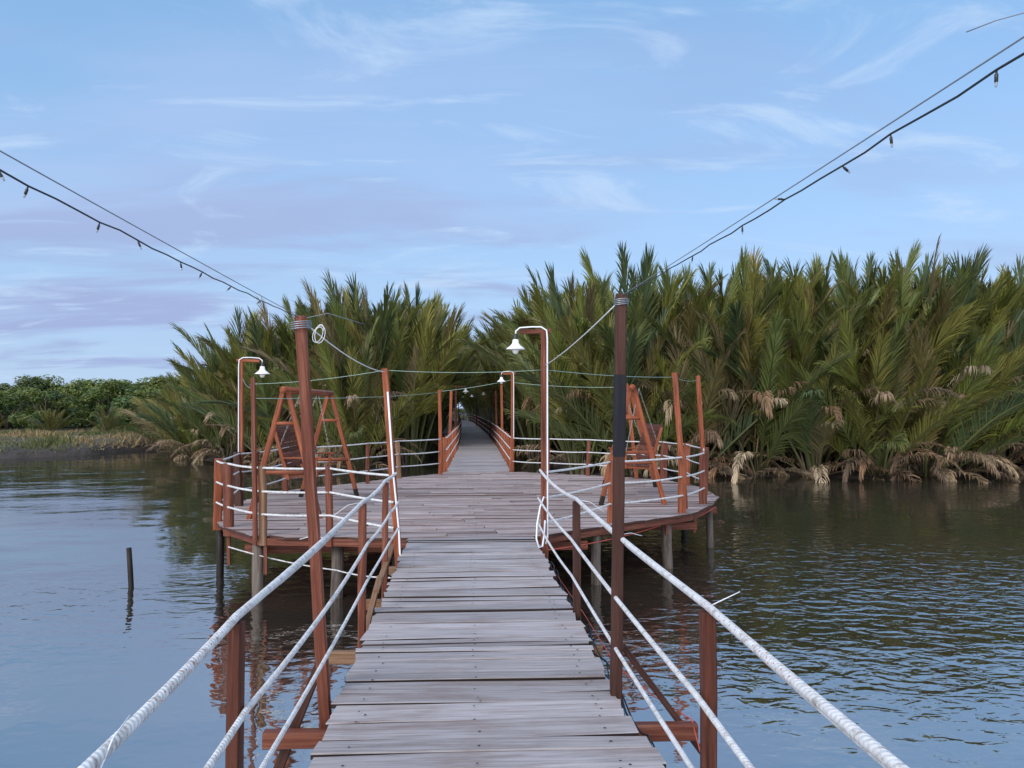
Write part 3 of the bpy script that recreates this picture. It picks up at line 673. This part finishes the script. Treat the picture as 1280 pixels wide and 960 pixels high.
# ------------------------------------------------------------------ wires and light strings
def wire(name, pts, r, mt, label, cat='wire', n=5):
    c = sum((Vector(p) for p in pts), Vector())/len(pts); t = MB(); t.v = []; t.tube([Vector(p)-c for p in pts], r, n)
    o = t.build(name, M[mt]); o.location = c; return tag(o, label, cat)
def light_string(top, end, z_end, sg, label, fr, side_off):
    t = thing('light_string', (top[0], 0, 0), label, 'string lights')
    P = []; n = 60
    for k in range(n+1):
        f = k/n; p = Vector(top).lerp(Vector(end), f); p.z -= sg*4*f*(1-f)+.002; p.z += .0022*math.sin(k*2.3)+.0012*math.sin(k*5.1); p.x += .002*math.sin(k*1.7); P.append(p)
    mb = MB(); mb.tube(P, .0023, 6); put(mb, 'cord', M['cord'], t)
    P2 = [Vector(top).lerp(Vector(end), k/20)+Vector((0, 0, .004-.012*4*(k/20)*(1-k/20))) for k in range(21)]
    mb = MB(); mb.tube(P2, .0017, 6); put(mb, 'support_wire', M['wire'], t)
    for (yy, ax_, az_) in fr:
        k = min(range(n+1), key=lambda q: abs(P[q].y-yy)); p = P[k]; d = Vector((ax_, .25, az_)).normalized()
        mb = MB(); mb.tube([p, p+d*.006, p+d*.007, p+d*.019, p+d*.020], [.0018, .0018, .0032, .0032, .0028], 8); sk = put(mb, 'lamp_holder', M['socket'], t)
        mb = MB(); mb.tube([p+d*.019, p+d*.026, p+d*.029], [.0026, .0025, .0006], 8); putc(mb, 'bulb', M['clear'], sk, t)
    return t
fl = [(1.60, .5, -1), (1.78, -.5, -1), (2.10, -.4, -1), (2.33, .35, -1), (2.60, .1, -1), (2.82, -.5, -.8), (3.20, -.7, -.6), (3.60, -.8, -.5), (4.1, .1, -1)]
light_string((-.935, 4.36, 2.11), (-1.0, -2.2, 2.18), 2.2, .048, 'black light string sagging from the left leaning pole out past the top left corner', fl+[(1.2, .2, -1), (.8, -.2, -1)], 0)
fr = [(1.27, .12, -1), (1.53, .25, -1), (1.83, .8, -.5), (2.12, -1, .1), (2.42, .1, -1), (2.95, -.1, -1), (3.6, .2, -1)]
light_string((.885, 4.28, 2.235), (.95, -2.2, 2.20), 2.2, .034, 'black light string running from the dark right pole up past the top right corner', fr+[(.9, .2, -1)], 0)
wire('wire', [(.975, 1.422, 2.334), (.998, 1.37, 2.331), (1.022, 1.319, 2.322), (1.049, 1.268, 2.308), (1.04, 1.1, 2.28), (.95, .95, 2.20)], .0012, 'wire', 'short loose wire end in the sky at the top right corner')
# loose coil and tails on the left pole
cp = Vector((-.90, 4.36, 2.08)); pts = []
for k in range(40):
    a = k/40*6.283*2.4; pts.append((cp.x+.075+.030*math.cos(a)+.010*math.sin(a*.4), cp.y-.01+.001*k, cp.z-.065+.055*math.sin(a+.3)*(1-.25*k/40)))
wire('wire', pts, .0020, 'pipe', 'loose coil of white wire hanging on the top of the left leaning pole')
wire('wire', [(-.93, 4.38, 2.10), (-.80, 4.5, 2.15), (-.62, 4.7, 2.11)], .002, 'wire', 'curled tail of wire sticking out right from the top of the left leaning pole')
wire('wire', sag((-.93, 4.40, 2.10), (-.895, 8.60, 2.0), .06), .0042, 'pipe', 'white wire from the left leaning pole to the orange corner pole')
wire('wire', sag((.885, 4.32, 2.22), (.93, 8.98, 2.1), .03), .0042, 'pipe', 'white wire from the dark right pole to the nearest lamp post')
wire('wire', sag((-.895, 8.60, 2.02), (.93, 8.98, 2.05), .03), .003, 'nylon', 'thin green line across the boardwalk between corner pole and nearest lamp post')
wire('wire', sag((.93, 8.98, 2.05), (3.24, 11.75, 2.08), .03), .0035, 'nylon', 'thin green line from the nearest lamp post to the leaning orange pole')
wire('wire', sag((3.24, 11.75, 2.08), (4.30, 14.0, 2.12), .04), .0035, 'nylon', 'thin green line between the two orange poles on the right edge of the platform')
wire('wire', sag((-.895, 8.60, 2.02), (-2.66, 9.80, 1.90), .03), .003, 'nylon', 'thin line from the orange corner pole to the thin brownish pole at the front left')
wire('wire', sag((-2.66, 9.80, 1.72), (-.66, 19.6, 2.0), .05), .0045, 'nylon', 'long thin line crossing above the left half of the platform to its back')
wire('wire', sag((-.66, 19.6, 2.02), (1.19, 19.5, 2.32), .03), .005, 'nylon', 'thin line across the start of the far boardwalk')
wire('wire', sag((1.19, 19.5, 2.25), (3.68, 17.4, 2.08), .05), .005, 'nylon', 'thin line across the back of the platform behind the right swing')
wire('wire', sag((-3.72, 13.05, 2.1), (-2.66, 9.80, 1.85), .05), .004, 'wire', 'thin wire between the left lamp post and the thin brownish pole')
# cables and red line along the right edge of the near walk
for k in range(3):
    P = [Vector((.905+.03*math.sin(i*.8+k*2)+.015*k, 2.6+i*.22, -.09+.035*math.sin(i*1.3+k)-(.04*k if i % 3 else 0))) for i in range(28)]
    wire('cable', P, (.006, .005, .0045)[k], 'cord', ('thickest', 'middle', 'thinnest')[k]+' black cable running loosely along the right edge of the near boardwalk', 'cable')
wire('string', [(.9, 8.7, -.1), (.99, 6.5, -.12), (1.02, 5.2, -.14), (1.12, 4.6, -.12), (1.28, 4.33, -.16), (1.18, 3.2, -.60)], .0035, 'redline', 'red string hanging beside the right edge of the near boardwalk', 'string')
wire('string', sag((.95, 9.6, -.18), (3.05, 11.42, -.12), .05)+sag((3.05, 11.42, -.12), (4.15, 12.6, -.04), .07)[1:], .007, 'redline', 'red string looped under the front right edge of the platform', 'string')
wire('rope', sag((-3.0, 10.0, -.16), (-1.6, 9.75, -.42), .03)+sag((-1.6, 9.75, -.42), (-.75, 9.0, -.36), .03)[1:], .009, 'rope', 'white rope hanging under the front left edge of the platform', 'rope')
wire('cable', [(.91, 8.92, .57), (.86, 8.86, .46), (.82, 8.8, .28), (.805, 8.74, .12), (.83, 8.70, .02), (.875, 8.74, .03), (.905, 8.84, .14), (.92, 8.90, .3)], .011, 'pipe', 'white hose looped at the foot of the nearest lamp post', 'hose')

# ------------------------------------------------------------------ stake in the water
mb = MB(); mb.tube([(0, 0, -1.0), (-.01, 0, -.2), (-.035, 0, .2), (-.06, 0, .535)], [.036, .035, .034, .033], 10)
st = mb.build('wooden_stake', M['wet']); st.location = (-4.42, 10.6, WATER); tag(st, 'short dark stake standing alone in the calm water on the left', 'stake')

# ------------------------------------------------------------------ nipa palms
def np_mesh(name, V, F, Cc, mat, smooth=False):
    me = bpy.data.meshes.new(name); me.from_pydata(V.tolist(), [], F); me.materials.append(mat)
    at = me.color_attributes.new('Col', 'FLOAT_COLOR', 'POINT')
    at.data.foreach_set('color', np.concatenate([Cc, np.ones((len(Cc), 1))], 1).astype(np.float32).ravel())
    me.update(); return me
class FB:
    def __init__(s): s.V = []; s.F = []; s.C = []; s.n = 0
    def add(s, V, F, col):
        s.V.append(V); s.F += [tuple(i+s.n for i in f) for f in F]; s.C.append(col if np.ndim(col) == 2 else np.tile(col, (len(V), 1))); s.n += len(V)
    def mesh(s, name, mat): return np_mesh(name, np.concatenate(s.V), s.F, np.concatenate(s.C), mat)
def unit(a): return a/np.maximum(1e-9, np.linalg.norm(a, axis=-1, keepdims=True))
def frond(fb, base, az, el, L, bend, col, ll=1.05, start=.2, droop=.25, space=.062, lw=.047, dead=False, twist=0.0, stemcol=None, keep=1.0, pw=1.8):
    K = 16; t = np.linspace(0, 1, K); e = el-bend*t**pw
    out_ = np.array([math.cos(az), math.sin(az), 0]); up = np.array([0, 0, 1.])
    T = np.cos(e)[:, None]*out_+np.sin(e)[:, None]*up
    side0 = np.array([-math.sin(az), math.cos(az), 0]); curl = rng.uniform(-.12, .12)*t**2
    T = unit(T+curl[:, None]*side0)
    P = base+np.concatenate([[np.zeros(3)], np.cumsum((T[1:]+T[:-1])/2*(L/(K-1)), 0)])
    S = np.tile(side0, (K, 1)); S = unit(S-T*(S*T).sum(1, keepdims=True)); Nn = np.cross(T, S)*-1
    Nn = np.where((Nn[:, 2:3] < 0) & (np.abs(e)[:, None] < 1.2), -Nn, Nn)
    if twist: S, Nn = S*math.cos(twist)+Nn*math.sin(twist), Nn*math.cos(twist)-S*math.sin(twist)
    # rachis: triangular tube
    r = (.055*(1-t)**.8+.008)[:, None]*(L/7)
    V = np.stack([P+S*r, P-S*r, P-Nn*r*1.2], 1).reshape(-1, 3)
    F = [(3*k+i, 3*k+(i+1) % 3, 3*k+3+(i+1) % 3, 3*k+3+i) for k in range(K-1) for i in range(3)]
    sc = np.array(stemcol) if stemcol is not None else np.array([.10, .11, .04]); fb.add(V, F, sc)
    n = int(L*(1-start)/space); tt = np.repeat(np.linspace(start, .995, n), 2); sg = np.tile([1., -1.], n)
    k_ = rng.random(len(tt)) < keep; tt = tt[k_]; sg = sg[k_]; n2 = len(tt)
    tt = np.clip(tt+rng.uniform(-.004, .004, n2), 0, 1)
    ip = lambda A: np.stack([np.interp(tt, t, A[:, i]) for i in range(3)], 1)
    p, Tt, Ss, Nt = ip(P), unit(ip(T)), unit(ip(S)), unit(ip(Nn))
    q = (tt-start)/(1-start)
    a = np.radians(np.interp(q, [0, .5, 1], [44, 28, 8]))+rng.normal(0, .07, n2)
    vang = np.radians(np.interp(q, [0, 1], [34, 14]))+rng.normal(0, .09, n2)
    ln = ll*np.interp(q, [0, .15, .5, .85, 1], [.55, .95, 1., .9, .72])*rng.uniform(.86, 1.08, n2)
    D = np.cos(a)[:, None]*Tt+np.sin(a)[:, None]*(sg[:, None]*Ss*np.cos(vang)[:, None]+Nt*np.sin(vang)[:, None])
    D = unit(D)
    W = unit(Tt-D*(D*Tt).sum(1, keepdims=True)); Bn = np.cross(D, W)
    ro = rng.normal(0, .28, n2)[:, None]; W = unit(W*np.cos(ro)+Bn*np.sin(ro))
    dz = np.array([0, 0, -1.]); dr = (droop*rng.uniform(.3, 1.7, n2))[:, None]
    D2 = unit(D+dz*dr*.8); D3 = unit(D2+dz*dr*1.6)
    l = ln[:, None]; wv = lw*rng.uniform(.75, 1.15, n2)[:, None]*.5
    p1 = p+D*l*.4; p2 = p1+D2*l*.33; p3 = p2+D3*l*.27
    V = np.stack([p-W*wv*.5, p+W*wv*.5, p1-W*wv, p1+W*wv, p2-W*wv*.8, p2+W*wv*.8, p3], 1).reshape(-1, 3)
    F = []
    for i in range(n2):
        b = 7*i; F += [(b, b+1, b+3, b+2), (b+2, b+3, b+5, b+4), (b+4, b+5, b+6)]
    c = np.array(col)[None, :]*rng.uniform(.85, 1.15, (n2, 1))
    tip = c.copy()
    if not dead:      # leaflet tips bleach towards straw
        m = rng.random((n2, 1)) < .30; tip = np.where(m, c*.45+np.array([[.17, .145, .065]])*.6, c*np.array([[1.15, 1.08, .95]]))
    cc = np.stack([c, c, c, c, c*.5+tip*.5, c*.5+tip*.5, tip], 1).reshape(-1, 3)
    fb.add(V, F, cc)
GREENS = [(.128, .142, .028), (.092, .122, .034), (.156, .160, .032), (.060, .094, .040), (.172, .168, .042), (.098, .122, .038), (.170, .140, .050), (.110, .135, .030)]
DEADS = [(.24, .175, .11), (.17, .115, .075), (.31, .25, .17), (.20, .125, .075), (.14, .105, .075), (.29, .22, .14)]
def make_palm(kind):
    """kind: tall (bank interior), edge (leaning over water with dead skirts), small"""
    fb = FB(); dd = FB(); st = MB()
    n = {'gap': 17, 'tall': 24, 'edge': 25, 'small': 18}[kind]
    for i in range(n):
        f = i/(n-1); az = i*2.39996+rng.uniform(-.5, .5)
        el = R(np.interp(f, [0, .4, 1], [87, 78, {'tall': 62, 'gap': 74}.get(kind, 42)]))+rng.normal(0, .05)
        L = {'gap': rng.uniform(6.8, 8.2), 'tall': rng.uniform(7.2, 8.5), 'edge': rng.uniform(5.2, 8.0), 'small': rng.uniform(3.4, 5.0)}[kind]*np.interp(f, [0, 1], [1.0, .85])
        bend = rng.uniform(.12, .5)*(1+f*.9)*(.7 if kind == 'gap' else 1)
        b = np.array([math.cos(az)*.12, math.sin(az)*.12, 0])*(1+3*f)
        col = np.array(GREENS[rng.integers(len(GREENS))])*rng.uniform(.8, 1.2)
        shab = rng.random() < .09
        if shab: col = np.array([.20, .16, .085])*rng.uniform(.6, 1.1)
        frond(fb, b, az, el, L, bend, col, keep=.65 if shab else .96, ll=rng.uniform(1.05, 1.45)*(.7 if kind == 'small' else 1), start=.38 if kind == 'gap' else .2, twist=rng.uniform(-.9, .9), droop=rng.uniform(.0, .22)+.16*f)
    nd = {'gap': 0, 'tall': 4, 'edge': 18, 'small': 3}[kind]
    for i in range(nd):
        az = rng.uniform(0, 6.28); el = R(rng.uniform(12, 68)); L = rng.uniform(2.2, 4.9)*(.7 if kind == 'small' else 1)
        col = np.array(DEADS[rng.integers(len(DEADS))])
        frond(dd, np.array([math.cos(az)*.25, math.sin(az)*.25, 0]), az, el, L, rng.uniform(1.0, 1.9), col, ll=rng.uniform(.55, .9), start=.3, droop=rng.uniform(.7, 1.6), dead=True, stemcol=col*.8, keep=.8, lw=.05, space=.075, pw=1.3)
    for i in range({'gap': 0, 'tall': 3, 'edge': 7, 'small': 1}[kind]):     # hung-up dead leaves halfway up
        az = rng.uniform(0, 6.28); col = np.array(DEADS[rng.integers(len(DEADS))])*.9
        frond(dd, np.array([0, 0, rng.uniform(.3, 1)]), az, R(rng.uniform(60, 75)), rng.uniform(4., 5.5)*(.6 if kind == 'small' else 1), rng.uniform(1.2, 2.2), col, ll=.8, start=.55, droop=1.2, dead=True, stemcol=col*.8, keep=.7, pw=2.2)
    for i in range(16):
        az = rng.uniform(0, 6.28); r_ = rng.uniform(.1, .55); z1 = rng.uniform(.5, 1.5)
        st.tube([(math.cos(az)*r_*.7, math.sin(az)*r_*.7, -.5), (math.cos(az)*r_, math.sin(az)*r_, .15), (math.cos(az)*r_*1.5, math.sin(az)*r_*1.5, z1)], [.075, .06, .02], 6)
    so = st.build('stem', M['bark']); sm = so.data; bpy.data.objects.remove(so)
    return (fb.mesh('crown', M['palm']), dd.mesh('dead_fronds', M['deadleaf']) if dd.V else None, sm)
PAL = {'gap': [make_palm('gap') for _ in range(3)], 'tall': [make_palm('tall') for _ in range(5)], 'edge': [make_palm('edge') for _ in range(5)], 'small': [make_palm('small') for _ in range(2)]}
def palm(kind, x, y, sc=1.0, label='', group=None, rz=None, tilt=(0, 0), v=None, zs=1.0):
    cr, de, sm = PAL[kind][v if v is not None else random.randrange(len(PAL[kind]))]
    r = bpy.data.objects.new('nipa_palm', None); C.objects.link(r); r.location = (x, y, max(land_z(x, y), WATER-.05)-.05)
    r.rotation_euler = (tilt[0], tilt[1], rz if rz is not None else random.uniform(0, 6.28)); r.scale = (sc, sc, sc*zs)
    for nm, me in (('crown', cr), ('dead_frond', de), ('stem', sm)):
        if me is None: continue
        o = bpy.data.objects.new(nm, me); C.objects.link(o); o.parent = r
    return tag(r, label, 'palm', group)
G1, G2 = 'nipa palms of the right thicket', 'nipa palms of the left thicket'
def clear(x, y, m=1.5):
    if y < 21 or y > 125: return True
    return abs(x-path_at(y)[0]) > m
# heights wanted along the skyline
def hscale_r(x): return np.interp(x, [1, 4, 8, 14, 30, 60], [.88, .92, .97, .97, 1.03, 1.03])
def hscale_l(x): return np.interp(x, [-30, -18, -13, -9, -5, -1], [.36, .44, .62, .84, .90, .90])
ORDS = 'first second third fourth fifth sixth seventh eighth ninth tenth eleventh twelfth thirteenth fourteenth fifteenth sixteenth seventeenth eighteenth nineteenth twentieth'.split()
rowlab_r = ['green nipa palm with brown dead fronds at the water edge of the right thicket', 'nipa palm in the second row of the right thicket', 'nipa palm in the middle of the right thicket, behind two rows', 'nipa palm at the back of the right thicket, only its tips against the sky', 'nipa palm at the back of the right thicket, only its tips against the sky']
cnt = {}
def plabel(side, row):
    k = cnt[(side, row)] = cnt.get((side, row), -1)+1
    if row == 0: return '%s palm from the boardwalk along the water edge of the %s thicket' % (ORDS[k], side)
    if row == 1: return '%s palm from the boardwalk in the second row of the %s thicket' % (ORDS[k], side)
    return (rowlab_r if side == 'right' else rowlab_l)[row]
rowlab_l = [q.replace('right', 'left') for q in rowlab_r]
front = []
for row in range(5):
    x = 2.1+row*.4
    while x < (26 if row < 2 else 34)+row*4:
        sy = shore_y(x); y = sy+.5+row*2.5+random.uniform(-.6, .6)
        if x > 5 or True:
            if clear(x, y, 2.7):
                k = 'gap' if abs(x-path_at(y)[0]) < 4.0 else 'edge' if row == 0 else 'tall'
                o = palm(k, x, y, hscale_r(x)*random.uniform(.94, 1.06)*(.86 if row == 0 else 1), plabel('right', row), G1+' row %d' % min(row, 3), tilt=(R(random.uniform(2, 9)) if row == 0 else R(random.uniform(-3, 4)), R(random.uniform(-4, 4))), rz=0 if False else None)
                if row == 0: front.append(o)
        x += random.uniform(1.7, 2.5) if row < 3 else random.uniform(2.0, 3.0)
rowlab_l = [s.replace('right', 'left') for s in rowlab_r]
for row in range(5):
    x = -2.0-row*.3
    while x > -17+row*.3:
        sy = shore_y(x); y = sy+.5+row*2.4+random.uniform(-.6, .6)
        if clear(x, y, 2.7):
            k = 'gap' if abs(x-path_at(y)[0]) < 4.0 else 'edge' if row == 0 else 'tall'
            palm(k, x, y, hscale_l(x)*random.uniform(.94, 1.06)*(.86 if row == 0 else 1), plabel('left', row), G2+' row %d' % min(row, 3), tilt=(R(random.uniform(2, 9)) if row == 0 else 0, R(random.uniform(-6, 1)-(6 if x < -10 else 0))))
        x -= random.uniform(1.7, 2.5) if row < 3 else random.uniform(2.0, 3.0)
# palms lining the gap
y = 37.5
while y < 112:
    for s in (-1, 1):
        for off in ((2.8, 5.2) if y < 62 else (2.8,)):
            cx = path_at(y)[0]; palm('gap' if off < 3 else 'tall', cx+s*(off+random.uniform(-.2, .5)), y+random.uniform(-.8, .8), random.uniform(.86, 1.02),
                 'nipa palm deep in the gap on the %s side of the far boardwalk' % ('left' if s < 0 else 'right'), 'nipa palms lining the gap, %s side' % ('left' if s < 0 else 'right'), tilt=(0, R(-s*random.uniform(3, 8))))
    y += random.uniform(2.3, 2.9)
# low bright palms by the left bank
for x in (1.2, 3.6): palm('tall', x, 121, .9, 'nipa palm closing the far end of the gap, beside the bright opening', 'palms closing the gap')
for x, y, sc, lab in ((-19.2, 49, .62, 'low bright nipa palm left of the left thicket, at the inlet'), (-22.5, 50, .42, 'small nipa palm in the grass beyond the mud bank, second from the thicket'), (-27, 52, .40, 'small nipa palm in front of the mangroves, third from the thicket'), (-31, 52, .36, 'small nipa palm in front of the mangroves, farthest left'), (-17.0, 47.5, .78, 'bushy low nipa palm where the left thicket meets the inlet')):
    palm('small', x, y, sc, lab)

# ------------------------------------------------------------------ mangrove trees behind the left bank
def make_tree(seed, W, H):
    r = np.random.default_rng(seed); fb = FB(); tr = MB(); lobes = []
    for i in range(26):
        a = r.uniform(0, 6.28); q = r.random()**.5; z = r.uniform(.12, .98)
        rad = W*.5*q*(1.05-.55*z**2); lobes.append((math.cos(a)*rad, math.sin(a)*rad, H*z, r.uniform(.45, .95)))
    for (x, y, z, s) in lobes:
        n = int(230*s/.7); d = unit(r.normal(0, 1, (n, 3))); p = np.array([x, y, z])+d*s*(r.random((n, 1))**.35)*np.array([1.15, 1.15, .8])
        nn = unit(d*.6+np.array([0, 0, .6])+r.normal(0, .45, (n, 3))); u = unit(np.cross(nn, r.normal(0, 1, (n, 3)))); v = np.cross(nn, u)
        l = r.uniform(.10, .19, (n, 1)); wd = l*.42
        V = np.stack([p-u*l, p-v*wd, p+u*l, p+v*wd], 1).reshape(-1, 3); F = [(4*i, 4*i+1, 4*i+2, 4*i+3) for i in range(n)]
        c = np.array([(.10, .145, .034), (.07, .115, .034), (.13, .165, .040)][r.integers(3)])*r.uniform(.8, 1.25)
        fb.add(V, F, c)
    for k in range(5):
        a = k*1.26+r.uniform(-.3, .3); rr = W*.3
        tr.tube([(0, 0, -.4), (math.cos(a)*.15, math.sin(a)*.15, H*.25), (math.cos(a)*rr*.6, math.sin(a)*rr*.6, H*.55), (math.cos(a)*rr, math.sin(a)*rr, H*.85)], [.11, .09, .06, .02], 7)
    o = tr.build('trunk', M['bark']); tm = o.data; bpy.data.objects.remove(o)
    return fb.mesh('crown', M['leaf']), tm
TR = [make_tree(11, 4.6, 4.6), make_tree(12, 5.2, 4.2), make_tree(13, 4.0, 5.0)]
def tree(i, x, y, sc, label, group=None):
    r = bpy.data.objects.new('mangrove_tree', None); C.objects.link(r); r.location = (x, y, max(land_z(x, y), -.6)-.1); r.rotation_euler = (0, 0, random.uniform(0, 6.28)); r.scale = (sc, sc, sc*.74)
    for nm, me in zip(('crown', 'trunk'), TR[i]): o = bpy.data.objects.new(nm, me); C.objects.link(o); o.parent = r
    return tag(r, label, 'tree', group)
TL = [(-1.0, 142, .62, 'small pale tree seen through the bright far end of the palm gap'), (-24.0, 60, 1.0, 'rounded mangrove tree right beside the low palms, rightmost of the far left trees'), (-27.5, 61, 1.0, 'mangrove tree just left of the low palms on the far bank'), (-31.5, 60, .93, 'bushy mangrove tree in the middle of the far left treeline'),
      (-35.0, 61, 1.0, 'mangrove tree left of the middle of the far treeline'), (-38.5, 61, 1.12, 'dark taller mangrove tree near the left edge of the picture'), (-42, 61, 1.0, 'mangrove tree cut by the left edge of the picture')]
for k, (x, y, sc, lab) in enumerate(TL): tree(k % 3, x, y, sc, lab)
for k in range(16):
    tree(random.randrange(3), -21-k*1.75, 66.5+random.uniform(-1.5, 3), random.uniform(1.0, 1.22), 'mangrove tree in the back row of the far left treeline', 'back row mangroves')
for k in range(9): tree(k % 3, -46-k*4.5, 60+jit(3), random.uniform(.9, 1.2), 'mangrove tree beyond the left edge of the view', 'mangroves beyond the view')
for k, (x, y, sc, lab) in enumerate(((-21.4, 52.5, .33, 'low green bush on the mud bank beside the inlet'), (-24.5, 55.5, .42, 'low green bush in front of the far trees, left of the inlet'), (-29.5, 55.5, .4, 'low green bush in front of the middle far trees'))): tree(k % 3, x, y, sc, lab)

# thin pale pole on the left bank
mb = MB(); mb.log((0, 0, -.2), (.05, 0, 3.0), .05, .04, 5, 8); mb.log((-.1, 0, 2.86), (.7, 0, 2.84), .025, .02, 1, 6)
o = mb.build('utility_pole', M['greywood']); o.location = (-27.9, 46.5, .15); tag(o, 'thin grey pole standing alone on the grassy left bank', 'pole')

# dry grass on the left bank
fb = FB(); n = 26000
gx = rng.uniform(-62, -17.5, n*3); gy = np.array([shore_y(float(a)) for a in gx])+rng.uniform(.35, 16, n*3)
gy = gy[:n]; gx = gx[:n]; gz = np.array([land_z(float(a), float(b)) for a, b in zip(gx, gy)])
h = rng.uniform(.15, .5, (n, 1))*(.7+.5*np.sin(gx*1.1)*np.cos(gy*.9))[:, None]; d = rng.normal(0, .18, (n, 3)); d[:, 2] = 0; p = np.stack([gx, gy, gz-.05], 1)
side = unit(np.stack([rng.normal(0, 1, n), rng.normal(0, 1, n), np.zeros(n)], 1))*.028
V = np.stack([p-side, p+side, p+d*.4+np.array([0, 0, 1])*h*.6+side*.7, p+d*.4+np.array([0, 0, 1])*h*.6-side*.7, p+d+np.array([0, 0, 1])*h], 1).reshape(-1, 3)
F = [f for i in range(n) for f in ((5*i, 5*i+1, 5*i+2, 5*i+3), (5*i+3, 5*i+2, 5*i+4))]
pick = (np.sin(gx*.9)+np.cos(gy*.7)+rng.normal(0, .6, n) > -.1)[:, None]
cc = np.where(pick, np.array([[.30, .22, .11]]), np.array([[.10, .12, .035]]))*rng.uniform(.7, 1.2, (n, 1))
fb.add(V, F, np.repeat(cc, 5, 0)); me = fb.mesh('grass', M['grass']); o = bpy.data.objects.new('grass', me); C.objects.link(o)
tag(o, 'dry straw coloured grass along the top of the left mud bank', 'grass', kind='stuff')
